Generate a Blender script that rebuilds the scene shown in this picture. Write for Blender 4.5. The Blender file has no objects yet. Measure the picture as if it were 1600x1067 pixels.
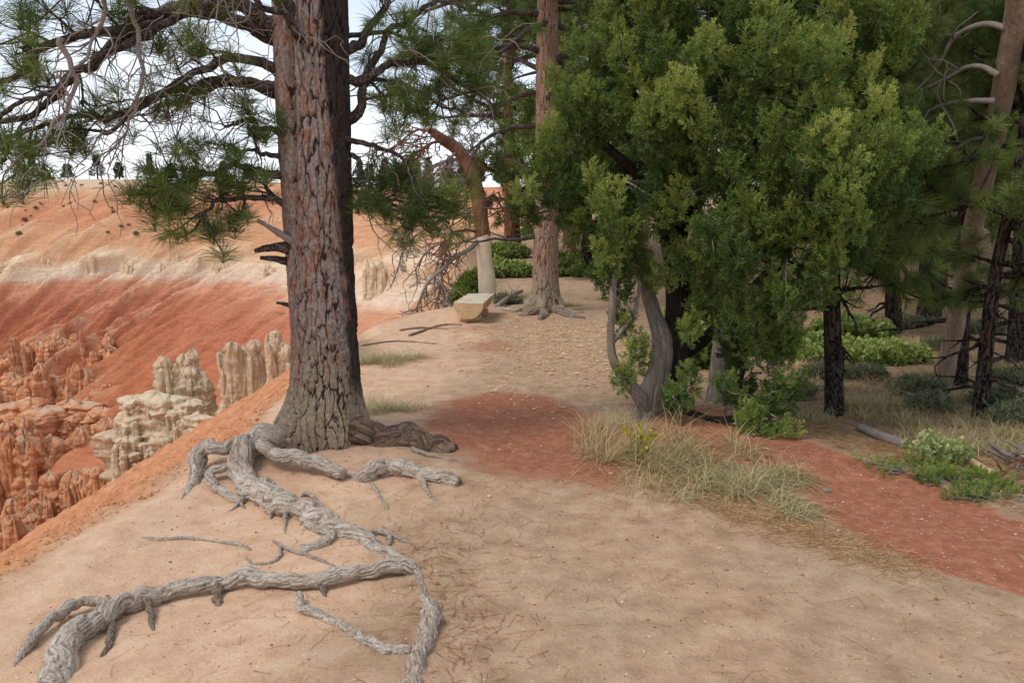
import bpy, math
import numpy as np
from mathutils import Vector
S = bpy.context.scene
COL = S.collection
PI = math.pi
# ------------------------------------------------------------------ camera
FPX = 1290.0
PITCH = math.atan((533.5-330.0)/FPX)
EYE = np.array([0.0, 0.0, 1.65])
cd = bpy.data.cameras.new('camera'); cam = bpy.data.objects.new('camera', cd); COL.objects.link(cam)
cam.location = EYE; cam.rotation_euler = (PI/2-PITCH, 0, 0)
cd.sensor_width = 36.0; cd.lens = FPX/1600*36.0; cd.clip_start = 0.05; cd.clip_end = 6000
S.camera = cam
def ray(px, py):
    x = (px-800)/FPX; y = -(py-533.5)/FPX
    return np.array([x, math.cos(PITCH)+y*math.sin(PITCH), -math.sin(PITCH)+y*math.cos(PITCH)])
def at(px, py, Y):
    d = ray(px, py); return EYE+d*(Y/d[1])
# ------------------------------------------------------------------ noise
def _h(ix, iy, iz, s):
    n = (ix.astype(np.int64)*374761393+iy.astype(np.int64)*668265263+iz.astype(np.int64)*2147483647+s*974634777) & 0xffffffff
    n = ((n ^ (n >> 13))*1274126177) & 0xffffffff
    n = ((n ^ (n >> 16))*2246822519) & 0xffffffff
    return ((n ^ (n >> 15)) & 0xffffff)/float(0xffffff)
def noise(x, y, z=0.0, s=0):
    x, y, z = np.broadcast_arrays(np.asarray(x, float), np.asarray(y, float), np.asarray(z, float))
    ix, iy, iz = np.floor(x), np.floor(y), np.floor(z)
    fx, fy, fz = x-ix, y-iy, z-iz
    fx = fx*fx*(3-2*fx); fy = fy*fy*(3-2*fy); fz = fz*fz*(3-2*fz)
    r = 0
    for a in (0, 1):
        for b in (0, 1):
            for c in (0, 1):
                w = (fx if a else 1-fx)*(fy if b else 1-fy)*(fz if c else 1-fz)
                r = r+w*_h(ix+a, iy+b, iz+c, s)
    return r*2-1
def fbm(x, y, z=0.0, o=4, s=0, g=.5):
    r = 0; a = 1.0; t = 0
    x = np.asarray(x, float); y = np.asarray(y, float); z = np.asarray(z, float)
    for i in range(o):
        r = r+a*noise(x, y, z, s+i*17); t += a; a *= g; x = x*2.03+5.1; y = y*2.03+1.7; z = z*2.03+3.3
    return r/t
def worley(x, y, s=0, px=0):
    """F1, F2-F1, cell id; px = period in x (0 none)"""
    ix, iy = np.floor(x), np.floor(y)
    f1 = np.full(x.shape, 9.); f2 = np.full(x.shape, 9.); cid = np.zeros(x.shape)
    z0 = np.zeros_like(ix)
    for a in (-1, 0, 1):
        for b in (-1, 0, 1):
            cx, cy = ix+a, iy+b
            hx = np.mod(cx, px) if px else cx
            dx = cx+_h(hx, cy, z0, s)-x; dy = cy+_h(hx, cy, z0, s+1)-y
            d = np.sqrt(dx*dx+dy*dy); m = d < f1
            f2 = np.where(m, f1, np.minimum(f2, d)); cid = np.where(m, _h(hx, cy, z0, s+2), cid); f1 = np.where(m, d, f1)
    return f1, f2-f1, cid
def sst(a, b, x):
    t = np.clip((np.asarray(x, float)-a)/(b-a), 0, 1); return t*t*(3-2*t)
# ------------------------------------------------------------------ mesh builder
class MB:
    def __init__(s): s.V = []; s.T = []; s.Q = []; s.A = []; s.n = 0
    def add(s, v, t=None, q=None, a=0.5):
        v = np.asarray(v, float).reshape(-1, 3)
        if t is not None and len(t): s.T.append(np.asarray(t, np.int64).reshape(-1, 3)+s.n)
        if q is not None and len(q): s.Q.append(np.asarray(q, np.int64).reshape(-1, 4)+s.n)
        a = np.asarray(a, float); s.A.append(np.broadcast_to(a, (len(v),)) if a.ndim == 0 else a)
        s.V.append(v); s.n += len(v)
    def build(s, name, mat, parent=None, smooth=True, origin=None, attrs=None):
        me = bpy.data.meshes.new(name)
        if s.n:
            V = np.concatenate(s.V)
            if origin is not None: V = V-np.asarray(origin)
            me.vertices.add(len(V)); me.vertices.foreach_set('co', V.astype(np.float32).ravel())
            T = np.concatenate(s.T) if s.T else np.zeros((0, 3), int); Q = np.concatenate(s.Q) if s.Q else np.zeros((0, 4), int)
            nt, nq = len(T), len(Q)
            me.loops.add(nt*3+nq*4); me.loops.foreach_set('vertex_index', np.concatenate([T.ravel(), Q.ravel()]).astype(np.int32))
            me.polygons.add(nt+nq)
            ls = np.concatenate([np.arange(nt)*3, nt*3+np.arange(nq)*4]); me.polygons.foreach_set('loop_start', ls.astype(np.int32))
            me.polygons.foreach_set('use_smooth', np.full(nt+nq, smooth))
            at_ = me.attributes.new('v', 'FLOAT', 'POINT'); at_.data.foreach_set('value', np.concatenate(s.A).astype(np.float32))
            if attrs:
                for k, w in attrs.items():
                    at_ = me.attributes.new(k, 'FLOAT', 'POINT'); at_.data.foreach_set('value', w.astype(np.float32))
            me.update(calc_edges=True)
        o = bpy.data.objects.new(name, me); COL.objects.link(o)
        if mat: me.materials.append(mat)
        if parent is not None: o.parent = parent
        if origin is not None: o.location = origin
        return o
def tag(o, label=None, cat=None, group=None, kind=None):
    if label: o['label'] = label
    if cat: o['category'] = cat
    if group: o['group'] = group
    if kind: o['kind'] = kind
    return o
def thing(name, label, cat, loc=(0, 0, 0), group=None):
    o = bpy.data.objects.new(name, None); COL.objects.link(o); o.location = [float(c) for c in loc]; o.empty_display_size = .2
    return tag(o, label, cat, group)
def grid_q(n, m, wrap=False):
    i = np.arange(n-1)[:, None]; j = np.arange(m if wrap else m-1)[None, :]; j2 = (j+1) % m
    return np.stack([i*m+j, i*m+j2, (i+1)*m+j2, (i+1)*m+j], -1).reshape(-1, 4)
def spline(P, n):
    P = np.asarray(P, float); k = len(P)
    if k == 2: return P[0]+(P[1]-P[0])*np.linspace(0, 1, n)[:, None]
    Q = np.vstack([2*P[0]-P[1], P, 2*P[-1]-P[-2]])
    t = np.linspace(0, k-1-1e-9, n); i = t.astype(int); f = (t-i)[:, None]
    a, b, c, d = Q[i], Q[i+1], Q[i+2], Q[i+3]
    return .5*(2*b+(c-a)*f+(2*a-5*b+4*c-d)*f**2+(3*b-a-3*c+d)*f**3)
def frames(P):
    T = np.gradient(P, axis=0); T /= np.linalg.norm(T, axis=1)[:, None]+1e-9
    n = np.zeros_like(T); u = np.cross(T[0], [0.31, .2, 1.] if abs(T[0][2]) < .9 else [1., .1, 0]); u /= np.linalg.norm(u)
    for i in range(len(P)):
        u = u-T[i]*np.dot(u, T[i]); u /= np.linalg.norm(u)+1e-9; n[i] = u
    return T, n, np.cross(T, n)
def tube(mb, P, R, sides=6, a=.5, rough=0, freq=20., seed=0, cap=True):
    P = np.asarray(P, float); n = len(P); R = np.broadcast_to(np.asarray(R, float), (n,))
    _, N, B = frames(P); th = np.linspace(0, 2*PI, sides, endpoint=False)
    dirs = N[:, None]*np.cos(th)[None, :, None]+B[:, None]*np.sin(th)[None, :, None]
    r = np.broadcast_to(R[:, None], (n, sides))
    if rough:
        p = P[:, None]+dirs*R[:, None, None]
        r = r*(1+rough*fbm(p[..., 0]*freq, p[..., 1]*freq, p[..., 2]*freq, 3, seed))
    V = (P[:, None]+dirs*r[..., None]).reshape(-1, 3); q = grid_q(n, sides, True)
    if cap:
        c0 = len(V); V = np.vstack([V, P[:1], P[-1:]]); j = np.arange(sides); j2 = (j+1) % sides
        t = np.vstack([np.stack([np.full(sides, c0), j2, j], -1), np.stack([np.full(sides, c0+1), (n-1)*sides+j, (n-1)*sides+j2], -1)])
        mb.add(V, t, q, a)
    else: mb.add(V, None, q, a)
# ------------------------------------------------------------------ materials
def hexlin(c):
    f = lambda v: v/12.92 if v <= .04045 else ((v+.055)/1.055)**2.4
    return tuple(f(x/255.) for x in c)+(1.,)
class NT:
    def __init__(s, name):
        s.m = bpy.data.materials.new(name); s.m.use_nodes = True; s.t = s.m.node_tree; s.t.nodes.clear()
        s.out = s.t.nodes.new('ShaderNodeOutputMaterial'); s._c = None
    def N(s, typ, **k):
        n = s.t.nodes.new(typ)
        for a, b in k.items():
            if a.startswith('i_'): s.put(n.inputs[a[2:].replace('_', ' ')], b)
            else: setattr(n, a, b)
        return n
    def put(s, sock, val):
        if hasattr(val, 'links') and hasattr(val, 'is_output'): s.t.links.new(val, sock)
        else: sock.default_value = val
    def coord(s, sc=(1, 1, 1), rot=(0, 0, 0), warp=0, wsc=3.):
        g = s.N('ShaderNodeNewGeometry').outputs['Position']
        if s.local: g = s.N('ShaderNodeTexCoord').outputs['Object']
        if warp:
            nz = s.N('ShaderNodeTexNoise', i_Vector=g, i_Scale=wsc, i_Detail=2.)
            w = s.N('ShaderNodeVectorMath', operation='MULTIPLY_ADD'); s.put(w.inputs[0], nz.outputs['Color']); w.inputs[1].default_value = (warp,)*3; s.put(w.inputs[2], g); g = w.outputs[0]
        return s.N('ShaderNodeMapping', i_Vector=g, i_Scale=sc, i_Rotation=rot).outputs[0]
    local = False
    def noise(s, scale, detail=4., rough=.55, vec=None, **k):
        return s.N('ShaderNodeTexNoise', i_Vector=vec or s.coord(**k), i_Scale=scale, i_Detail=detail, i_Roughness=rough).outputs['Fac']
    def vor(s, scale, feat='F1', out='Distance', vec=None, **k):
        return s.N('ShaderNodeTexVoronoi', feature=feat, i_Vector=vec or s.coord(**k), i_Scale=scale).outputs[out]
    def ramp(s, f, *st, interp='LINEAR'):
        n = s.N('ShaderNodeValToRGB'); s.put(n.inputs[0], f); r = n.color_ramp; r.interpolation = interp
        while len(r.elements) < len(st): r.elements.new(.5)
        for e, (p, c) in zip(r.elements, st): e.position = p; e.color = c if len(c) == 4 else tuple(c)+(1,)
        return n.outputs[0]
    def mrange(s, f, a, b, c=0., d=1.):
        n = s.N('ShaderNodeMapRange', interpolation_type='SMOOTHSTEP'); s.put(n.inputs[0], f)
        for i, v in enumerate((a, b, c, d)): s.put(n.inputs[i+1], v)
        return n.outputs[0]
    def math(s, op, a, b=0.):
        n = s.N('ShaderNodeMath', operation=op); s.put(n.inputs[0], a); s.put(n.inputs[1], b); return n.outputs[0]
    def mix(s, f, a, b, mode='MIX'):
        n = s.N('ShaderNodeMix', data_type='RGBA', blend_type=mode); s.put(n.inputs[0], f); s.put(n.inputs[6], a); s.put(n.inputs[7], b); return n.outputs[2]
    def attr(s, name): return s.N('ShaderNodeAttribute', attribute_name=name).outputs['Fac']
    def bump(s, h, dist, strength=1., prev=None):
        n = s.N('ShaderNodeBump', i_Height=h, i_Distance=dist, i_Strength=strength)
        if prev: s.put(n.inputs['Normal'], prev)
        return n.outputs[0]
    def finish(s, color, normal=None, rough=.9, spec=.2, trans=0.):
        b = s.N('ShaderNodeBsdfPrincipled', i_Roughness=rough); s.put(b.inputs['Base Color'], color); b.inputs['Specular IOR Level'].default_value = spec
        if normal: s.put(b.inputs['Normal'], normal)
        o = b.outputs[0]
        if trans:
            t = s.N('ShaderNodeBsdfTranslucent'); s.put(t.inputs[0], color); x = s.N('ShaderNodeMixShader'); x.inputs[0].default_value = trans
            s.put(x.inputs[1], o); s.put(x.inputs[2], t.outputs[0]); o = x.outputs[0]
        s.put(s.out.inputs[0], o); return s.m
def C(r, g, b): return hexlin((r, g, b))
M = {}
def make_leaf(name, stops, nscale=1.2, trans=.25, rough=.6, spec=.25):
    n = NT(name); v = n.attr('v'); z = n.noise(nscale, 2.)
    f = n.math('ADD', n.math('MULTIPLY', v, .65), n.math('MULTIPLY', z, .35))
    M[name] = n.finish(n.ramp(f, *stops), None, rough, spec, trans)
make_leaf('needle_green', ((.1, C(66, 78, 42)), (.45, C(98, 118, 58)), (.7, C(128, 144, 74)), (.88, C(156, 156, 88)), (1., C(176, 142, 84))))
make_leaf('needle_dark', ((.1, C(72, 86, 46)), (.5, C(106, 124, 62)), (.8, C(138, 152, 78)), (.93, C(164, 156, 84)), (1., C(186, 130, 84))))
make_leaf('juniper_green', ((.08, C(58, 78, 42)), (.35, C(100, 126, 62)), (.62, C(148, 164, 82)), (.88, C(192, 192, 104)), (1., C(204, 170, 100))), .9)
make_leaf('shrub_green', ((.1, C(96, 114, 60)), (.5, C(140, 158, 82)), (.9, C(180, 190, 114))))
make_leaf('pale_leaf', ((.1, C(122, 136, 82)), (.5, C(172, 182, 118)), (.9, C(208, 208, 154))))
make_leaf('yellow_leaf', ((.1, C(130, 130, 50)), (.5, C(190, 176, 70)), (.9, C(206, 160, 70))))
make_leaf('sage', ((.1, C(100, 108, 80)), (.5, C(134, 138, 104)), (.9, C(166, 164, 126))))
make_leaf('dry_grass', ((.1, C(146, 128, 88)), (.5, C(190, 170, 122)), (.9, C(222, 204, 160))))
make_leaf('green_grass', ((.1, C(150, 138, 98)), (.5, C(186, 172, 126)), (.9, C(220, 204, 158))))
make_leaf('far_green', ((.1, C(66, 82, 62)), (.5, C(88, 106, 74)), (.9, C(112, 126, 88))), .1)
make_leaf('straw', ((.1, C(150, 108, 70)), (.5, C(188, 148, 102)), (.9, C(216, 184, 138))))
make_leaf('chip', ((.1, C(170, 120, 80)), (.5, C(212, 170, 126)), (.9, C(236, 210, 176))), 3, 0)
make_leaf('pebble', ((.1, C(130, 88, 68)), (.5, C(176, 138, 112)), (.9, C(210, 184, 160))), 3, 0)
make_leaf('cone_brown', ((.1, C(84, 50, 34)), (.5, C(130, 80, 52)), (.9, C(160, 108, 74))), 30, 0)
# ------------------------------------------------------------------ terrain
_eY = np.array([-50, 0, 3.8, 4.8, 5.3, 6.6, 9, 12, 13.5, 14.5, 16, 20, 30, 42, 60, 80, 100, 140, 200])
_eX = np.array([2.8, 2.7, 2.35, 2.2, 2.05, 1.9, 2.1, 2.15, 1.75, 1.2, 1.15, 1.35, 1.7, 1.5, -1.5, -5, -10, -14, -18])
TREE = np.array([-1.33, 5.85])
def ground_base(x, y):
    x = np.asarray(x, float); y = np.asarray(y, float)
    e = np.interp(y, _eY, _eX)+.12*noise(y*.9, 0.3, 0, 5)+.05*noise(y*3.1, .3, 0, 6)
    d = -x-e                                     # metres beyond the brink
    k = .625+.42*sst(9.5, 13, y)-.1*sst(20, 40, y)
    dd = np.maximum(d+.25, 0)
    z = -k*(dd*dd/(dd+.4))
    far = np.maximum(d-8.5, 0); z = z-.75*far*far/(far+3)
    z = np.maximum(z, -44+.02*x)
    plate = 1-sst(-.3, .6, d)
    # eroded left side, tree mound, juniper mound, gentle rise of the back path
    z = z-.10*np.clip(-.35-x, 0, 1.4)*sst(8, 5, y)*plate
    r2 = (x-TREE[0])**2/.75+(y-TREE[1]-.15)**2/.55
    z = z+.17*np.exp(-r2)
    z = z+.13*np.exp(-((x-1.25)**2/.6+(y-6.2)**2/.4))+.07*np.exp(-((x-1.9)**2/.7+(y-5.3)**2/.25))
    z = z+.04*np.maximum(np.hypot(np.maximum(x-2,0), np.maximum(y-8,0))-9, 0)*sst(1, 6, x-.03*y)*(1-sst(120,200,np.hypot(x,y)))+.5*sst(16, 34, y)*plate
    z = z+plate*(1-sst(150, 500, np.hypot(x, y)))*sst(1.5, 8, np.abs(x-.3)-.06*y)*.10*fbm(x*.45, y*.45, 0, 3, 40)
    return z, d
def ground_z(x, y, fine=True):
    z, d = ground_base(x, y)
    z = z+.022*fbm(x*1.1, y*1.1, 0, 3, 11)+.006*fbm(x*3.3, y*3.3, 0, 2, 12)
    if fine:
        z = z+.009*fbm(x*6, y*6, 0, 3, 21)
        out = sst(.0, .5, d)
        a = fbm(y*3.6+.7*x, x*1.6, 0, 4, 31)
        lump = fbm(x*5, y*9, 0, 3, 33)
        z = z+out*(.07*a+.07*np.abs(lump)+.03*np.abs(fbm(x*16, y*22, 0, 2, 35))*(np.hypot(x, y) < 14))
    return z
def P(px, py, h=0.):
    d = ray(px, py); t = .3; st = .02
    def f(t):
        p = EYE+d*t; return p[2]-float(ground_z(p[0], p[1], False))-h
    for _ in range(1500):
        if f(t) <= 0: break
        t += max(st, t*.006)
    lo, hi = t-max(st, t*.006)*1.1, t
    for _ in range(14):
        m = (lo+hi)/2
        if f(m) > 0: lo = m
        else: hi = m
    return EYE+d*hi
def onground(x, y, h=0.): return np.array([x, y, float(ground_z(x, y))+h])
def poly_mask(x, y, pts, soft):
    """signed soft mask of a world-space polygon"""
    pts = np.asarray(pts); n = len(pts); inside = np.zeros(x.shape, bool); dm = np.full(x.shape, 1e9)
    for i in range(n):
        x1, y1 = pts[i]; x2, y2 = pts[(i+1) % n]
        c = ((y1 > y) != (y2 > y)) & (x < (x2-x1)*(y-y1)/((y2-y1) if abs(y2-y1) > 1e-9 else 1e-9)+x1); inside ^= c
        L = (x2-x1)**2+(y2-y1)**2; t = np.clip(((x-x1)*(x2-x1)+(y-y1)*(y2-y1))/L, 0, 1)
        dm = np.minimum(dm, np.hypot(x-x1-t*(x2-x1), y-y1-t*(y2-y1)))
    sd = np.where(inside, dm, -dm); return sst(-soft, soft, sd)
def world_poly(px): return [tuple(P(a, b)[:2]) for a, b in px]
RED1 = world_poly([(680, 625), (760, 612), (860, 616), (930, 640), (985, 690), (1010, 745), (960, 765), (860, 752), (760, 735), (700, 705), (655, 665)])
RED2 = world_poly([(720, 537), (770, 530), (822, 538), (815, 549), (765, 552), (722, 547)])
RED3 = world_poly([(1015, 640), (1120, 640), (1225, 672), (1300, 700), (1400, 732), (1500, 770), (1640, 826), (1900, 930), (2300, 1060), (2300, 1300), (1900, 1080), (1580, 924), (1440, 888), (1345, 850), (1290, 800), (1210, 742), (1080, 705), (1000, 700)])
CHIP = world_poly([(800, 505), (905, 490), (945, 455), (965, 470), (950, 560), (960, 600), (905, 590), (850, 560), (790, 535)])
PATH = world_poly([(560, 1100), (690, 960), (700, 800), (660, 650), (600, 600), (570, 520), (700, 480), (760, 470), (800, 430), (820, 392), (840, 392), (960, 440), (990, 560), (960, 640), (1020, 760), (1280, 850), (1600, 940), (1900, 1080), (1200, 1400), (500, 1400)])
def build_ground():
    th = np.concatenate([np.linspace(-PI, -.85, 40, endpoint=False), np.linspace(-.85, -.6, 40, endpoint=False), np.linspace(-.6, .62, 860, endpoint=False), np.linspace(.62, 1., 50, endpoint=False), np.linspace(1., PI, 40)])
    r = np.concatenate([np.linspace(.05, 1.9, 20, endpoint=False), np.geomspace(1.9, 14, 620, endpoint=False), np.geomspace(14, 60, 190, endpoint=False), np.geomspace(60, 3000, 60)])
    TH, R = np.meshgrid(th, r); X = R*np.sin(TH); Y = R*np.cos(TH)
    Z = ground_z(X, Y); _, D = ground_base(X, Y)
    wx = X+.10*fbm(X*2.2, Y*2.2, 0, 3, 51)+.03*fbm(X*11, Y*11, 0, 2, 52); wy = Y+.16*fbm(X*2.2, Y*2.2, 0, 3, 53)+.04*fbm(X*11, Y*11, 0, 2, 54)
    near = (R < 30)
    def pm(poly, soft):
        m = np.zeros(X.shape); m[near] = poly_mask(wx[near], wy[near], poly, soft); return m
    red = np.maximum(np.maximum(pm(RED1, .26)*.95, pm(RED2, .3)*.7), pm(RED3, .08))
    e = np.exp(-((X+.55)**2/1.6+(Y-11.7)**2/.25))*.55; red = np.maximum(red, e)
    path = pm(PATH, .22); chip = pm(CHIP, .5)
    orange = sst(.05, .45, D+.10*fbm(X*3, Y*3, 0, 3, 61))
    leftz = sst(-.15, .75, -X-.25+.25*fbm(X*2, Y*2, 0, 3, 62))*(1-orange)
    litter = np.clip(1-path-red-leftz*(Y < 9), 0, 1)*(1-orange)
    mb = MB(); mb.add(np.stack([X, Y, Z], -1).reshape(-1, 3), None, grid_q(*X.shape)[:, ::-1], 0.5)
    o = mb.build('ground', mat_ground(), attrs=dict(red=red.ravel(), chip=chip.ravel(), orange=orange.ravel(), leftz=leftz.ravel(), litter=litter.ravel()))
    tag(o, kind='structure'); return o
def mat_ground():
    n = NT('ground')
    big = n.noise(.9, 4.); med = n.noise(6., 5., .6); fine = n.noise(60., 5., .7); grit = n.noise(260., 2., .6)
    base = n.ramp(med, (.3, C(162, 130, 102)), (.5, C(186, 152, 122)), (.7, C(202, 170, 140)))
    base = n.mix(n.mrange(big, .42, .62), base, n.ramp(med, (.3, C(164, 132, 106)), (.7, C(196, 166, 136))))
    left = n.ramp(med, (.3, C(202, 160, 128)), (.5, C(216, 176, 144)), (.72, C(224, 190, 160)))
    base = n.mix(n.attr('leftz'), base, left)
    lit = n.ramp(n.noise(9., 6., .75), (.3, C(116, 84, 64)), (.45, C(154, 120, 94)), (.6, C(176, 150, 118)), (.75, C(150, 132, 100)))
    base = n.mix(n.attr('litter'), base, lit)
    redc = n.ramp(n.noise(14., 6., .7), (.3, C(146, 90, 66)), (.5, C(168, 107, 80)), (.7, C(188, 134, 106)))
    rm = n.mrange(n.math('ADD', n.attr('red'), n.math('MULTIPLY', n.math('SUBTRACT', n.noise(7., 7., .8), .5), 1.5)), .22, .95)
    base = n.mix(rm, base, redc)
    # bleached grit and wood-chip flecks
    cell = n.N('ShaderNodeTexVoronoi', i_Vector=n.coord(), i_Scale=70.); cr = n.N('ShaderNodeSeparateColor'); n.put(cr.inputs[0], cell.outputs['Color'])
    th = n.math('SUBTRACT', .975, n.math('MULTIPLY', n.attr('chip'), .62))
    fl = n.math('MULTIPLY', n.math('GREATER_THAN', cr.outputs[0], th), n.math('LESS_THAN', cell.outputs['Distance'], .42))
    base = n.mix(n.math('MULTIPLY', fl, .75), base, n.ramp(cr.outputs[1], (0, C(190, 140, 100)), (.6, C(226, 186, 146)), (1, C(240, 216, 188))))
    dk = n.math('MULTIPLY', n.math('GREATER_THAN', cr.outputs[2], .93), n.math('LESS_THAN', cell.outputs['Distance'], .3))
    base = n.mix(n.math('MULTIPLY', dk, .45), base, C(96, 66, 50))
    # the steep orange slope, strata by height
    sep = n.N('ShaderNodeSeparateXYZ', i_Vector=n.coord()); hz = n.math('ADD', sep.outputs[2], n.math('MULTIPLY', n.noise(.8, 4.), 1.2))
    orc = n.ramp(n.noise(7., 6., .7, sc=(1., 1.6, 1)), (.3, C(172, 112, 76)), (.5, C(198, 136, 97)), (.7, C(214, 162, 122)))
    och = n.ramp(n.noise(9., 5., .7), (.3, C(204, 140, 82)), (.7, C(224, 166, 106)))
    orc = n.mix(n.mrange(sep.outputs[1], 4.6, 3.4), orc, och)
    deep = n.ramp(n.noise(.35, 5., .65, sc=(1, 1, 3)), (.35, C(176, 92, 62)), (.5, C(206, 124, 84)), (.62, C(226, 168, 124)), (.75, C(200, 112, 74)))
    orc = n.mix(n.mrange(hz, -5., -10.), orc, deep)
    far = n.mrange(sep.outputs[1], 12., 15.); orc = n.mix(far, orc, n.ramp(n.noise(2., 5., .7), (.3, C(166, 120, 88)), (.6, C(196, 146, 106)), (.75, C(214, 140, 92))))
    base = n.mix(n.attr('orange'), base, orc)
    tone = n.ramp(fine, (.25, (.78, .78, .78, 1)), (.5, (1, 1, 1, 1)), (.75, (1.1, 1.1, 1.1, 1)))
    base = n.mix(.75, base, tone, 'MULTIPLY')
    b = n.bump(n.noise(12., 5., .6), .017, .9); b = n.bump(fine, .008, 1., b); b = n.bump(grit, .0025, 1., b); b = n.bump(fl, .004, .6, b)
    return n.finish(base, b, .95, .1)
build_ground()
# ------------------------------------------------------------------ the far wall of the amphitheatre
def build_canyon():
    px = np.array([-420, -200, 0, 200, 400, 560, 640, 720, 800, 860, 960, 1100])
    D = np.array([225, 212, 200, 190, 178, 160, 142, 122, 104, 94, 90, 92.])
    ry = np.array([286, 285, 283, 282, 285, 292, 292, 294, 293, 296, 300, 305])
    cx = (px-800)/FPX*D; cy = D.copy(); cz = 1.65+(330-ry)/FPX*D
    R0 = spline(np.stack([cx, cy, cz], -1), 900)
    L = np.concatenate([[0], np.cumsum(np.linalg.norm(np.diff(R0[:, :2], axis=0), axis=1))])
    u = L[:, None]; s = np.concatenate([np.linspace(-300, -12, 12), np.linspace(-11, 0, 12, endpoint=False), np.linspace(0, 72, 420), np.linspace(73, 150, 40)])[None, :]
    T = np.gradient(R0[:, :2], axis=0); T /= np.linalg.norm(T, axis=1)[:, None]
    k = 60; Tp = np.pad(T, ((k, k), (0, 0)), mode='edge'); T = np.stack([np.convolve(Tp[:, i], np.ones(2*k+1)/(2*k+1), 'valid') for i in (0, 1)], -1)
    T /= np.linalg.norm(T, axis=1)[:, None]
    Nn = np.stack([T[:, 1], -T[:, 0]], -1)        # down-slope direction, into the canyon
    sp = np.maximum(s, 0)
    q = u-.75*sp                                   # the ribs run obliquely down the face
    qq = u+.75*sp
    wob = 1.1*fbm(u*.05, sp*.05, 0, 3, 71)
    def ridge(a, ph, ln, sd):
        f = (a+wob)/ln+ph; i = np.floor(f); w = f-i; jit = .3*(_h(i, i*0, i*0, sd)-.5); w = np.clip(w+jit*np.sin(PI*w), 0, 1)
        t = np.where(w < .3, w/.3, (1-w)/.7)      # asymmetric crest
        return t*(.6+.6*_h(i, i*0, i*0, sd+1))
    amp = sst(0, 12, sp)*(1+.02*sp)
    z = cz_i = R0[:, 2][:, None]-.62*sp-.05*np.maximum(sp-52, 0)*0
    g1 = ridge(u+.55*sp, 0, 15., 81); g2 = ridge(u+.5*sp, .4, 6.3, 85); g3 = fbm((u+.2*sp)*.9, sp*.10, 0, 3, 88)
    z = z+amp*(2.6*g1+1.2*g2)+.9*amp*g3*sst(18, 30, sp)+.25*fbm(u*.4, sp*.4, 0, 3, 90)*sst(0, 6, sp)
    zl = z
    # little cliff band of pale rock
    band = np.exp(-((zl-.045*(R0[:, 0][:, None]+110)+9.2)/1.4)**2); crag = np.clip(fbm(u*.16, zl*.05, 0, 3, 95)*2.2+.25, 0, 1)
    push = band*crag*(1.6+1.6*np.abs(fbm(u*.8, zl*.3, 0, 3, 96)))
    z = np.maximum(z, -46)
    z = np.where(s < 0, R0[:, 2][:, None]+.6*fbm(u*.03, s*.03, 0, 2, 97)*np.minimum(-s/10, 1)-.012*np.maximum(-s-5, 0), z)
    X = R0[:, 0][:, None]+Nn[:, 0][:, None]*(s+push); Y = R0[:, 1][:, None]+Nn[:, 1][:, None]*(s+push)
    X = np.broadcast_to(X, z.shape); Y = np.broadcast_to(Y, z.shape)
    z = z+push*.4
    mb = MB(); mb.add(np.stack([X, Y, z], -1).reshape(-1, 3), None, grid_q(*z.shape))
    bk = np.broadcast_to(band*crag, z.shape)
    gl = np.broadcast_to(amp*0+g1*.6+g2*.4, z.shape)
    o = mb.build('canyon_hillside', mat_canyon(), attrs=dict(crag=bk.ravel(), crest=gl.ravel())); tag(o, kind='structure')
    return R0, Nn, z, X, Y
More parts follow.
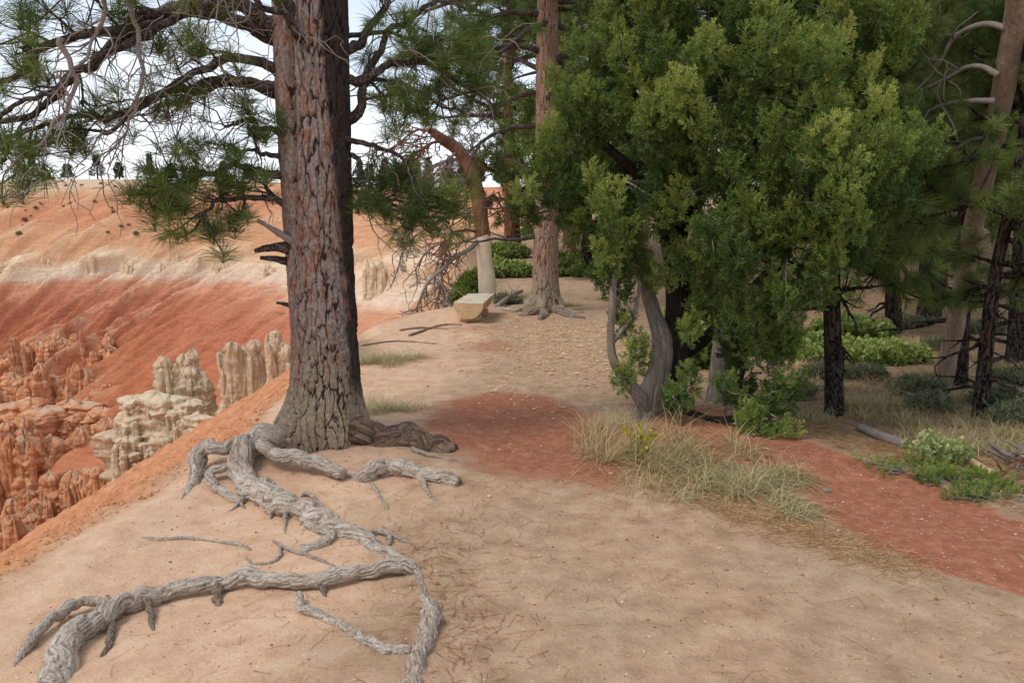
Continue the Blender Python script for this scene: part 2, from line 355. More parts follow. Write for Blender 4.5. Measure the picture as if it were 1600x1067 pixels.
def mat_canyon():
    n = NT('canyon'); sep = n.N('ShaderNodeSeparateXYZ', i_Vector=n.coord())
    w = n.math('SUBTRACT', n.noise(.05, 4., .6, sc=(1, 1, .4)), .5); w2 = n.math('SUBTRACT', n.noise(.5, 5., .65), .5)
    h = n.math('ADD', n.math('SUBTRACT', sep.outputs[2], n.math('MULTIPLY', n.math('ADD', sep.outputs[0], 110.), .045)), n.math('ADD', n.math('MULTIPLY', w, 3.), n.math('MULTIPLY', w2, 1.0)))
    f = n.math('DIVIDE', n.math('ADD', h, 40.), 50.)
    # f: .97 rim, .8 z=0, .6 z=-10, .4 z=-20
    c = n.ramp(f, (0., C(186, 120, 88)), (.25, C(200, 134, 98)), (.38, C(190, 118, 84)), (.46, C(192, 120, 90)), (.51, C(198, 130, 98)), (.548, C(212, 154, 122)), (.568, C(228, 202, 176)),
               (.605, C(232, 206, 176)), (.63, C(218, 174, 136)), (.68, C(212, 158, 120)), (.74, C(216, 164, 126)), (.80, C(206, 142, 106)), (.88, C(212, 158, 120)), (.93, C(214, 184, 152)), (1., C(206, 188, 160)))
    c = n.mix(n.math('MULTIPLY', n.attr('crag'), .8), c, C(240, 214, 180))
    st = n.noise(.6, 5., .75, sc=(.3, .3, 4.5)); c = n.mix(.5, c, n.ramp(st, (.38, (.74, .68, .64, 1)), (.5, (1, 1, 1, 1)), (.62, (1.08, 1.08, 1.08, 1))), 'MULTIPLY')
    c = n.mix(n.mrange(n.math('MULTIPLY', n.attr('crest'), n.mrange(n.noise(.3, 3.), .3, .5)), .55, .98, 0., .5), c, C(238, 200, 160))
    mid = n.noise(1.3, 5., .75, sc=(1, 1, 1.6)); c = n.mix(.5, c, n.ramp(mid, (.34, (.74, .69, .66, 1)), (.5, (1, 1, 1, 1)), (.64, (1.1, 1.1, 1.1, 1))), 'MULTIPLY')
    sp = n.mrange(n.noise(1.6, 3., .7), .66, .74); c = n.mix(n.math('MULTIPLY', sp, n.mrange(sep.outputs[2], -2., 4., 0., .55)), c, C(120, 116, 92))
    fine = n.noise(5., 5., .75); c = n.mix(.35, c, n.ramp(fine, (.3, (.8, .77, .75, 1)), (.65, (1.08, 1.08, 1.08, 1))), 'MULTIPLY')
    b = n.bump(n.noise(.7, 5., .7), .5, .9); b = n.bump(mid, .3, .8, b); b = n.bump(fine, .08, .7, b)
    return n.finish(c, b, .95, .1)
RIM, RIMN, CZ, CX, CY = build_canyon()
# ------------------------------------------------------------------ hoodoos
def mat_hoodoo(name, pale):
    n = NT(name); sep = n.N('ShaderNodeSeparateXYZ', i_Vector=n.coord())
    st = n.noise(1.1, 5., .65, sc=(.3, .3, 2.2)); nz = n.noise(1.4, 6., .75)
    if pale: c = n.ramp(n.math('ADD', n.math('MULTIPLY', st, .5), n.math('MULTIPLY', nz, .5)), (.35, C(216, 172, 130)), (.44, C(234, 202, 162)), (.54, C(242, 220, 188)), (.66, C(232, 190, 146)))
    else: c = n.ramp(n.math('ADD', n.math('MULTIPLY', st, .5), n.math('MULTIPLY', nz, .5)), (.34, C(194, 114, 76)), (.44, C(222, 148, 104)), (.55, C(234, 176, 132)), (.68, C(240, 206, 168)))
    c = n.mix(n.mrange(n.math('ADD', n.attr('v'), n.math('MULTIPLY', n.math('SUBTRACT', nz, .5), .5)), .84, 1.02), c, C(216, 180, 150) if not pale else C(236, 216, 186))
    fine = n.noise(7., 5., .8); c = n.mix(.42, c, n.ramp(fine, (.32, (.62, .52, .48, 1)), (.52, (1., 1., 1., 1)), (.7, (1.12, 1.12, 1.12, 1))), 'MULTIPLY')
    b = n.bump(n.noise(1.8, 6., .75), .35, .9); b = n.bump(fine, .08, .9, b); b = n.bump(st, .3, .5, b)
    return n.finish(c, b, .95, .1)
MH = mat_hoodoo('hoodoo_red', False); MHP = mat_hoodoo('hoodoo_pale', True)
def column(mb, x, y, zt, zb, r, rng, sides=48, nz=76, knob=1., el=1., rot=0., tap=1.):
    t = 1-(1-np.linspace(0, 1, nz)[:, None])**1.7; th = np.linspace(0, 2*PI, sides, endpoint=False)[None, :]
    h = zt-zb; z = zb+h*t; sd = int(rng.integers(1e5))
    prof = r*(1.25-.35*t)+.16*h*np.maximum(.35-t, 0)-.45*r*sst(1-3.2*r/h, 1-.4*r/h, t)*rng.uniform(.3, 1.2)*tap+.28*r*sst(1-1.5*r/h, 1-1.2*r/h, t)*(1-tap)
    dm = (.45+.9*max(tap-.2, 0))*r/h; prof = prof*np.clip(1-(np.maximum(t-1+dm, 0)/dm)**2.5, 0.02, 1)**.6
    X0, Y0 = np.cos(th), np.sin(th)
    cx = X0*1.3/el; 
    str_ = fbm(z*1.5, sd*.37, 0, 3, 5)*.30*knob+0*th            # ledges
    n1 = -np.abs(fbm(X0*2.2+sd, Y0*2.2, z*.10/r, 3, sd))*1.1+.25          # flutes
    n2 = fbm(X0*3+sd, Y0*3, z*1.0/r, 3, sd+5)*.18+fbm(X0*7+sd, Y0*7, z*2.5, 3, sd+6)*.20
    led = noise(z*2.2, 0*z, 0, 77)+.6*noise(z*5.1, 0*z, 0, 78)
    R = prof*(1+str_*.8+(.05+.06*(1-tap))*np.clip(led*2+.5*noise(X0*2, Y0*2, z, sd), -1, 1)+n1*(1-.55*sst(1-1.2*r/h, 1, t)*(1-tap))+n2)
    lx, ly = R*X0*el, R*Y0
    leanx, leany = rng.normal(0, .05, 2)*h
    c, s_ = math.cos(rot), math.sin(rot)
    jag = (.25+.45*tap)*r*noise(X0*2.3+sd*.1, Y0*2.3, 0, sd+9)*sst(1-2.5*r/h, 1, t)
    V = np.stack([x+leanx*t+lx*c-ly*s_, y+leany*t+lx*s_+ly*c, z+jag], -1)
    a = np.broadcast_to(1-(1-t)*h/(1.6*r)*.8+.12*noise(X0*2+sd, Y0*2, z, sd), V.shape[:2])
    nv = nz*sides; V = V.reshape(-1, 3); topc = V[-sides:].mean(0)+[0, 0, .05*r]
    V = np.vstack([V, topc]); j = np.arange(sides)
    mb.add(V, np.stack([np.full(sides, nv), (nz-1)*sides+j, (nz-1)*sides+(j+1) % sides], -1), grid_q(nz, sides, True), np.append(a.ravel(), 1.))
def fin(name, label, cat, pts, mat, seed, base_drop, group=None, knob=1., spread=1., detail=1., tap=1.):
    """pts: (px, py of the top, depth, radius) along the fin"""
    rng = np.random.default_rng(seed); o0 = at(pts[0][0], pts[0][1], pts[0][2]); mb = MB()
    ext = []
    if spread >= 1 and len(pts) > 1:                          # fill the wall between the heads
        for a_, b_ in zip(pts[:-1], pts[1:]):
            for f in (.2, .4, .6, .8): ext.append((a_[0]*(1-f)+b_[0]*f, a_[1]*(1-f)+b_[1]*f+rng.uniform(3, 22), a_[2]*(1-f)+b_[2]*f+.6, (a_[3]+b_[3])*.5*rng.uniform(.3, .7)))
    for (px, py, Y, r) in list(pts)+ext:
        p = at(px, py, Y); column(mb, p[0], p[1], p[2], p[2]-base_drop, r*(.62 if tap > .6 else .9), rng, tap=tap, knob=knob, el=rng.uniform(1, 1.6), rot=rng.uniform(-.6, .6))
        column(mb, p[0], p[1]+.3*r, p[2]-r*rng.uniform(.7, 1.7), p[2]-base_drop, r*1.2, rng, tap=tap, knob=knob, el=1.3, rot=rng.uniform(-.6, .6))
        for k in range(int(9*detail)):                       # smaller shoulders beside each spire
            a = rng.uniform(0, 2*PI); d = r*rng.uniform(.5, 1.7)*spread; dr = rng.uniform(.4, 3.2)*r
            column(mb, p[0]+math.cos(a)*d, p[1]+math.sin(a)*d*.7, p[2]-dr, p[2]-base_drop, r*rng.uniform(.18, .42), rng, 22, 60, tap=min(1, tap+.25), knob=knob)
    base = [o0[0], o0[1], o0[2]-base_drop]
    return tag(mb.build(name, mat, origin=base, smooth=True), label, cat, group)
def hoodoos():
    g = 'red hoodoos standing in the canyon'
    F = lambda n, l, pts, sd, drop, **k: fin(n, l, 'rock', pts, MH, sd, drop, g, **dict(dict(tap=.7), **k))
    F('rock_fin', 'salmon hoodoo wall with two blunt humps at the back left of the canyon', [(-60, 545, 128, 3), (-20, 560, 126, 3), (18, 552, 125, 2.6), (-100, 560, 128, 3)], 1, 22)
    F('rock_fin', 'tall salmon hoodoo block with twin rounded tops, behind the capped red wall', [(48, 528, 124, 1.4), (70, 520, 124, 1.5), (96, 532, 124, 1.3), (110, 522, 125, 1.1)], 2, 22)
    F('rock_spire', 'single thin pointed red spire between two salmon hoodoo blocks', [(132, 516, 123, .55)], 3, 20, detail=.4, tap=1.)
    F('rock_fin', 'salmon hoodoo block with small chimney tops right of the thin red spire', [(150, 548, 122, 1.2), (165, 530, 122, 1.3), (182, 545, 122, 1.0), (200, 556, 121, 1.1)], 4, 21)
    F('rock_fin', 'lumpy salmon hoodoo wall receding behind the pale spires', [(215, 556, 119, 1.4), (238, 560, 119, 1.2), (262, 556, 120, 1.5), (290, 560, 120, 1.3), (315, 574, 120, 1.2), (338, 590, 118, 1.2), (350, 560, 125, 1.), (362, 575, 122, 1.2)], 5, 20)
    F('rock_fin', 'broad red hoodoo buttress seen between the blunt humps and the chimney tops', [(5, 590, 112, 2.2), (58, 568, 112, 2.), (92, 590, 112, 2.2), (130, 570, 112, 1.5), (160, 598, 111, 2.), (205, 600, 108, 1.4), (190, 590, 110, 1.)], 6, 20)
    F('rock_fin', 'long red hoodoo wall with flat pale capstones crossing the canyon at left', [(16, 628, 94, 1.5), (38, 632, 94, 1.4), (56, 624, 94, 1.3), (82, 634, 93, 1.5), (102, 632, 93, 1.6), (122, 638, 93, 1.2), (138, 626, 94, 1.3), (160, 640, 92, 1.3), (178, 648, 91, 1.2), (195, 640, 92, 1.)], 7, 22, tap=.05)
    F('rock_fin', 'knobbly red hoodoo in front of the capped wall with two grey heads', [(22, 666, 80, 1.5), (36, 662, 80, 1.2), (52, 672, 80, 1.1), (-6, 700, 80, 1.8)], 8, 20)
    F('rock_fin', 'low red hoodoo cluster with crumbly pale heads at the foot of the orange slope', [(92, 738, 70, 1.1), (108, 732, 70, .9), (122, 738, 70, .9), (150, 728, 66, .8), (166, 732, 64, .7), (138, 742, 68, .8)], 9, 15)
    F('rock_fin', 'dark orange spiky hoodoos below the crumbly headed cluster', [(28, 768, 70, .8), (44, 776, 70, .7), (58, 780, 69, .6), (70, 786, 67, .6), (10, 790, 72, 1.2), (30, 810, 62, .9)], 10, 14)
    F('rock_fin', 'red hoodoo buttress between the capped wall and the pale stepped cliff', [(150, 668, 84, 1.5), (170, 656, 84, 1.4), (188, 672, 82, 1.3)], 11, 20)
    F('rock_fin', 'red hoodoo ridge dropping away just left of the stepped pale cliff', [(150, 610, 100, 1.4), (178, 604, 100, 1.2), (205, 618, 98, 1.3), (222, 600, 102, 1.2), (240, 590, 104, 1.3)], 12, 20)
    F('rock_fin', 'shadowed red hoodoo wall under the capped wall at the far left edge', [(-40, 640, 96, 2.2), (-10, 630, 95, 2.), (0, 700, 84, 2.), (-30, 740, 78, 2.2), (60, 720, 82, 1.6), (85, 705, 84, 1.6), (110, 700, 82, 1.5)], 13, 20)
    F('rock_fin', 'small red hoodoos tucked between the double cream spire and the twin topped hoodoo', [(316, 590, 90, 1.), (330, 584, 90, .9), (344, 592, 92, 1.), (322, 610, 82, 1.), (355, 560, 100, 1.)], 14, 16)
    g2 = 'pale cream hoodoos beyond the slope'
    G = lambda n, l, pts, sd, drop, **k: fin(n, l, 'rock', pts, MHP, sd, drop, g2, knob=.9, **dict(dict(tap=.7), **k))
    G('rock_spire', 'cream double spire with deep vertical crack above the stepped pale cliff', [(258, 558, 62, .75), (284, 548, 60, .9), (296, 556, 60, .8), (306, 572, 60, .7)], 21, 9, spread=.7)
    G('rock_fin', 'stepped cream cliff of stacked blocks rising from the orange slope', [(206, 640, 56, .9), (222, 618, 56, .8), (240, 614, 56, .9), (262, 618, 56, .9), (280, 630, 55, .9), (300, 648, 52, .7), (192, 684, 54, .6)], 22, 8, tap=.1)
    G('rock_spire', 'pale twin topped hoodoo on the slope crest left of the pine trunk', [(364, 532, 52, .62), (374, 542, 52, .5), (394, 532, 52, .62), (402, 540, 52, .4)], 23, 6.5, spread=.5)
    G('rock_spire', 'lone pale blunt spire directly beside the left edge of the pine trunk', [(433, 518, 50, .55), (440, 526, 50, .4)], 24, 6.5, spread=.5, detail=.7)
hoodoos()
# ------------------------------------------------------------------ bark and wood
def mat_bark(name, plate, edge, crack, sc=1., zst=.28, lean=0., grey=None, local=False, bump=.02):
    n = NT(name); v = n.coord(sc=(1, 1, zst), warp=.05*1/sc, wsc=4*sc)
    d = n.math('ABSOLUTE', n.math('SUBTRACT', n.noise(15*sc, 5., .6, vec=v), .5))
    fl = n.noise(46*sc, 5., .7, sc=(1, 1, .6)); big = n.noise(5*sc, 3., .6, sc=(1, 1, .5))
    c = n.ramp(fl, (.3, edge), (.48, plate), (.7, tuple(min(1, q*1.25) for q in plate[:3])+(1,)))
    if grey: c = n.mix(n.mrange(big, .42, .62), c, n.ramp(fl, (.3, edge), (.6, grey)))
    cr = n.mrange(n.math('ADD', d, n.math('MULTIPLY', n.math('SUBTRACT', fl, .5), .12)), .0, .06)
    c = n.mix(cr, crack, c)
    b = n.bump(cr, bump/sc, 1.); b = n.bump(fl, .012/sc, 1., b); b = n.bump(n.noise(120*sc, 3., .7), .004/sc, 1., b)
    M[name] = n.finish(c, b, .92, .1)
def mat_wood(name, c1, c2, c3, sc=1., stripe=(1, 1, .12), bump=.006, crack=.6):
    n = NT(name); g = n.noise(40*sc, 5., .65, sc=stripe, warp=.06, wsc=3.); f = n.noise(55*sc, 5., .8); big = n.noise(5*sc, 3.)
    x = n.math('ADD', n.math('MULTIPLY', g, .6), n.math('MULTIPLY', f, .4))
    c = n.ramp(x, (.34, c1), (.48, c2), (.64, c3)); c = n.mix(n.mrange(big, .35, .65, 0., .35), c, c1)
    b = n.bump(g, bump*2/sc, 1.); b = n.bump(f, bump/sc, 1., b)
    M[name] = n.finish(c, b, .88, .12)
mat_bark('bark_pine', C(140, 100, 84), C(92, 70, 62), C(40, 30, 28), 1., .22, grey=C(150, 134, 124))
mat_bark('bark_orange', C(176, 122, 92), C(138, 90, 68), C(92, 64, 52), 1.3, .2, grey=C(176, 140, 116))
mat_bark('bark_dark', C(74, 62, 54), C(48, 40, 36), C(26, 22, 20), 1.8, .25, grey=C(96, 86, 78))
mat_bark('bark_branch', C(98, 84, 78), C(66, 56, 52), C(42, 35, 33), 3.5, .8, grey=C(134, 126, 122), bump=.012)
mat_bark('bark_root_dark', C(92, 76, 66), C(62, 50, 44), C(34, 28, 24), 2., .9, grey=C(120, 106, 94))
mat_wood('root_grey', C(116, 100, 88), C(172, 156, 142), C(212, 198, 182), 1., (1, 1, .8), .009)
mat_wood('root_brown', C(84, 66, 54), C(128, 108, 92), C(166, 148, 130), 1., (1, 1, .8))
mat_wood('root_dark', C(44, 35, 30), C(84, 66, 56), C(140, 122, 108), 1., (.5, 1, 1), .012)
mat_wood('twig_grey', C(108, 96, 90), C(146, 134, 126), C(176, 164, 154), 3., (1, 1, 1))
mat_wood('wood_juniper', C(104, 90, 78), C(156, 142, 128), C(190, 178, 164), 1.2, (1, 1, .06), .01)
mat_wood('wood_juniper_dark', C(34, 28, 26), C(56, 47, 42), C(78, 66, 58), 1.2, (1, 1, .06), .01)
mat_wood('wood_pale', C(218, 196, 162), C(238, 220, 190), C(246, 236, 214), 1., (1, 1, .05), .004)
mat_wood('wood_snag', C(116, 96, 80), C(160, 138, 118), C(186, 168, 150), 1., (1, 1, .04), .008)
mat_wood('wood_red', C(92, 62, 50), C(138, 98, 78), C(178, 138, 112), 1., (1, 1, .08), .01)
mat_wood('wood_cut', C(176, 140, 100), C(208, 176, 134), C(226, 200, 162), .7, (1, 1, 1), .004)
mat_wood('wood_bench', C(170, 154, 132), C(206, 192, 168), C(224, 212, 190), 1., (.08, 1, 1), .004)
# ------------------------------------------------------------------ needles
def unit(v): return v/(np.linalg.norm(v, axis=-1, keepdims=True)+1e-9)
def tuft_templates(nn, ln, w, k=6, spread=1.45, seed=0):
    rng = np.random.default_rng(seed); out = []
    for _ in range(k):
        u = rng.uniform(0, 1, nn); ang = .12+spread*u**.75; az = rng.uniform(0, 2*PI, nn)
        d = np.stack([np.sin(ang)*np.cos(az), np.sin(ang)*np.sin(az), np.cos(ang)], -1)
        o = np.zeros((nn, 3)); o[:, 2] = rng.uniform(-.35, .05, nn)*ln
        L = ln*rng.uniform(.7, 1.1, nn)[:, None]; side = unit(np.cross(d, rng.normal(size=(nn, 3))))*w/2
        mid = o+d*L*.55+side*0; tip = o+d*L+np.array([0, 0, .0])
        V = np.stack([o-side*.7, o+side*.7, mid+side, mid-side, tip], 1)      # a quad and a tip triangle
        out.append((V, d, L))
    return out
def place_tufts(mb, pos, dirs, tmpl, rng, scale=1., droop=.12, tint=None):
    pos = np.asarray(pos, float); dirs = unit(np.asarray(dirs, float)); n = len(pos)
    if n == 0: return
    up = np.where(np.abs(dirs[:, 2:3]) > .9, [[1., 0, 0]], [[0, 0, 1.]]); X = unit(np.cross(up, dirs)); Y = np.cross(dirs, X)
    ph = rng.uniform(0, 2*PI, n)[:, None]; X, Y = X*np.cos(ph)+Y*np.sin(ph), Y*np.cos(ph)-X*np.sin(ph)
    sc = np.broadcast_to(np.asarray(scale, float), (n,))*rng.uniform(.8, 1.15, n); kk = rng.integers(0, len(tmpl), n)
    tint = rng.uniform(.15, .8, n) if tint is None else np.broadcast_to(tint, (n,))
    for k, (V, d, L) in enumerate(tmpl):
        m = np.where(kk == k)[0]
        if not len(m): continue
        B = np.stack([X[m], Y[m], dirs[m]], 1)                     # rows
        W = np.einsum('nvi,mij->mnvj', V, B)*sc[m][:, None, None, None]
        W[:, :, 4, 2] -= droop*np.linalg.norm(W[:, :, 4], axis=-1); W[:, :, 2:4, 2] -= droop*.3*np.linalg.norm(W[:, :, 2:4], axis=-1)
        W += pos[m][:, None, None, :]
        nb = len(m)*V.shape[0]; i = np.arange(nb)[:, None]*5
        a = (tint[m][:, None]+rng.normal(0, .10, (len(m), V.shape[0]))).clip(0, 1)
        mb.add(W.reshape(-1, 3), i+[[3, 2, 4]], i+[[0, 1, 2, 3]], np.repeat(a.ravel(), 5))
T_NEAR = tuft_templates(90, .17, .0032, 7, 1.5, 1)
T_YOUNG = tuft_templates(90, .15, .0036, 6, 1.3, 11)
T_MID = tuft_templates(48, .17, .0075, 5, 1.5, 2)
T_FAR = tuft_templates(34, .22, .013, 4, 1.6, 3)
def wander(p0, d0, L, n, rng, bend=.35, grav=0., up=0.):
    p = np.array(p0, float); d = unit(np.array(d0, float)); out = [p.copy()]; st = L/(n-1)
    for i in range(n-1):
        d = unit(d+rng.normal(0, bend/math.sqrt(n), 3)+[0, 0, (-grav+up*i/n)/n]); p = p+d*st; out.append(p.copy())
    return np.array(out)
# ------------------------------------------------------------------ the big pine in front
def make_trunk(mb_name, base, axis_pts, R, mat, parent, nth=420, nz=760, seed=3, bark=.02, sc=1., groove=True, flare=(), aattr=None):
    A = spline(axis_pts, nz); t = np.linspace(0, 1, nz)[:, None]; th = np.linspace(0, 2*PI, nth, endpoint=False)[None, :]
    Rr = np.interp(t[:, 0], [p[0] for p in R], [p[1] for p in R])[:, None]*np.ones_like(th)
    if groove is not None and groove:
        up = sst(.40, .62, t)                                # second stem fused along the left front
        a0 = PI+.42; w = np.arctan2(np.sin(th-a0), np.cos(th-a0))
        lobe = np.exp(-(w/.42)**2); cut = np.exp(-((w-.62)/.10)**2)+.5*np.exp(-((w+.75)/.14)**2)
        Rr = Rr*(1+up*(.20*lobe-.26*cut)); Rr = Rr*(1-.05*up)
    z = A[:, 2][:, None]-A[0, 2]
    for (az, amp, wd, hh) in flare:
        w = np.arctan2(np.sin(th-az), np.cos(th-az)); Rr = Rr+amp*np.exp(-(w/wd)**2)*np.exp(-np.maximum(z-.38, 0)/(hh*1.3))
    cu = nth*0+2*PI*.26
    per = int(round(27*sc)); uu = th/(2*PI)*per; vv = z*3.7*sc
    seam = np.minimum(1, np.minimum(th, 2*PI-th)*2)
    uw = uu+(.9*fbm(uu*.8, vv*1.5, 0, 4, seed)+.22*fbm(uu*3.5, vv*5, 0, 3, seed+9))*seam
    vw = vv+.7*fbm(uu*.7, vv*.9, 0, 4, seed+1)+.12*fbm(uu*4, vv*6, 0, 2, seed+8)
    f1, fe, cid = worley(uw+np.zeros_like(vv), vw, seed+2, per)
    g1, ge, gid = worley(uw*2+.37+np.zeros_like(vv), vw*2.6+5, seed+3, per*2)
    wide = .5+.5*noise(uu*.6, vv*.5, 0, seed+12)
    plate = sst(.0, .10+.22*wide, fe); minor = sst(0, .22, ge)
    lay = np.floor((fbm(uu*2.8, vv*2.6, 0, 4, seed+4)+.5*gid)*6)/6
    h = plate*(.55+.5*cid*wide+.26*lay)+.16*minor*plate+.16*fbm(uu*7, vv*10, 0, 3, seed+6)
    r = Rr+bark*(h-.6)
    V = np.stack([A[:, 0][:, None]+r*np.cos(th), A[:, 1][:, None]+r*np.sin(th), A[:, 2][:, None]+0*r], -1)
    mb = MB(); mb.add(V.reshape(-1, 3), None, grid_q(nz, nth, True), (plate*(.62+.38*minor)).ravel())
    return mb.build(mb_name, mat, parent, origin=None)
def mat_big_trunk(nm='bark_big_pine', rc=(C(108, 78, 64), C(156, 116, 97), C(194, 160, 140)), gc=(C(106, 92, 86), C(154, 138, 130), C(200, 186, 176)), hero=True):
    n = NT(nm); v = n.attr('v'); fl = n.noise(48, 5., .75, sc=(1, 1, .7)); mid = n.noise(13, 4., .65, sc=(1, 1, .55)); big = n.noise(3.2, 3., .6)
    red = n.ramp(fl, (.3, rc[0]), (.5, rc[1]), (.72, rc[2]))
    gry = n.ramp(fl, (.3, gc[0]), (.5, gc[1]), (.72, gc[2]))
    sep = n.N('ShaderNodeSeparateXYZ', i_Vector=n.coord())
    low = n.mrange(sep.outputs[2], 1.0, .2); lowc = n.ramp(fl, (.3, C(112, 98, 80)), (.5, C(160, 144, 120)), (.72, C(190, 174, 146)))
    c = n.mix(n.mrange(mid, .37, .54), red, gry); c = n.mix(n.math('MULTIPLY', low, .8), c, lowc)
    cr = n.mrange(n.math('ADD', v, n.math('MULTIPLY', n.math('SUBTRACT', fl, .5), .5)), .05, .34)
    c = n.mix(cr, C(68, 53, 47) if hero else C(100, 68, 52), c)
    if hero:
        # much darker colour down the right-hand side of the trunk, fading out near the base
        gx = n.math('SUBTRACT', sep.outputs[0], n.math('MULTIPLY', sep.outputs[2], -.045))
        right_dark = n.mrange(n.math('ADD', gx, n.math('MULTIPLY', n.math('SUBTRACT', mid, .5), .12)), -1.115, -1.075)
        right_dark = n.math('MULTIPLY', right_dark, n.mrange(sep.outputs[2], .25, .5))
        c = n.mix(n.math('MULTIPLY', right_dark, .85), c, C(34, 28, 27))
        kn = n.mrange(n.vor(3.4, sc=(1, 1, .8)), .13, .05); kn = n.math('MULTIPLY', kn, n.mrange(sep.outputs[2], 1.3, 1.9)); c = n.mix(n.math('MULTIPLY', kn, .8), c, C(36, 28, 26))
    b = n.bump(fl, .012, 1.); b = n.bump(n.noise(120, 3., .75), .004, 1., b)
    return n.finish(c, b, .93, .1)
def root_tube(name, pts, parent, mat='root_grey', side=18, rough=.15, seed=0, ends=None, depth=None):
    """pts: (px, py, width px, height of the axis above the ground in radii or metres)"""
    Pw = []; Rw = []
    for (px, py, w, h) in pts:
        p = at(px, py, h) if h > 2 else P(px, py, max(h, 0)+.0) if h >= 0 else P(px, py, 0)+[0, 0, h]; Y = p[1]; r = w*.42/FPX*math.hypot(Y, p[2]-1.65)
        if 0 <= h <= 2: p = p-np.array([0, 0, .25*r])
        Pw.append(p); Rw.append(r)
    n = max(14, len(pts)*9); A = spline(Pw, n); R = np.interp(np.linspace(0, len(pts)-1, n), range(len(pts)), Rw)
    k = np.arange(n)
    A = A+np.stack([fbm(k*.3, seed, 0, 2, seed), fbm(k*.3, seed+9, 0, 2, seed), fbm(k*.3, seed+4, 0, 2, seed)], -1)*R[:, None]*.5
    R = R*(.93+.16*fbm(k*.28, 3.3, 0, 2, seed+77)); R[-1] *= .8
    SD = 80 if max(Rw) > .035 else 40; m2 = MB(); A2 = spline(A, n*(7 if SD > 40 else 4)); R2 = np.interp(np.linspace(0, n-1, len(A2)), range(n), R)
    _, N_, B_ = frames(A2); th = np.linspace(0, 2*PI, SD, endpoint=False)
    dirs = N_[:, None]*np.cos(th)[None, :, None]+B_[:, None]*np.sin(th)[None, :, None]
    s = np.concatenate([[0], np.cumsum(np.linalg.norm(np.diff(A2, axis=0), axis=1))])[:, None]
    mr = R.mean(); tw = s*.25/mr+.5*fbm(s*.3/mr, 0*s, 0, 2, seed+2); X0, Y0 = np.cos(th[None]+tw), np.sin(th[None]+tw)
    big = fbm(X0*1.2+seed, Y0*1.2, s*.3/mr, 3, seed); fur = 1-2*np.abs(fbm(X0*3.4, Y0*3.4, s*.16/mr+seed, 3, seed+3))
    grain = fbm(X0*9, Y0*9, s*.45/mr, 4, seed+8); pit = fbm(X0*5, Y0*5, s*1.6/mr, 4, seed+11)
    rr = R2[:, None]*(1+rough*big+.07*fur-.03+.035*grain+.08*pit)
    V = (A2[:, None]+dirs*rr[..., None]).reshape(-1, 3); c0 = len(V); V = np.vstack([V, A2[:1], A2[-1:]]); j = np.arange(SD); j2 = (j+1) % SD; L = len(A2)-1
    av = np.append((.5+.40*grain+.45*pit+.16*(fur-.5)).ravel(), [.5, .5])
    m2.add(V, np.vstack([np.stack([np.full(SD, c0), j2, j], -1), np.stack([np.full(SD, c0+1), L*SD+j, L*SD+j2], -1)]), grid_q(len(A2), SD, True), av)
    return m2.build(name, M[mat], parent)
def mat_root(name, c0, c1, c2, c3):
    n = NT(name); f = n.noise(70, 5., .8); big = n.noise(4.5, 3.)
    x = n.math('ADD', n.math('MULTIPLY', n.attr('v'), .45), n.math('MULTIPLY', f, .55)); c = n.ramp(x, (.26, c0), (.38, c1), (.50, c2), (.68, c3))
    c = n.mix(n.mrange(big, .42, .62, 0., .45), c, n.mix(.5, c, C(150, 112, 84)))
    b = n.bump(f, .010, 1.); b = n.bump(n.attr('v'), .012, .8, b); M[name] = n.finish(c, b, .9, .12)
mat_root('root_grey', C(88, 74, 64), C(142, 125, 111), C(186, 170, 154), C(224, 212, 196))
mat_root('root_brown', C(48, 38, 32), C(92, 74, 62), C(138, 120, 106), C(176, 160, 144))
mat_root('root_dark', C(26, 21, 19), C(56, 44, 38), C(98, 80, 70), C(160, 140, 124))
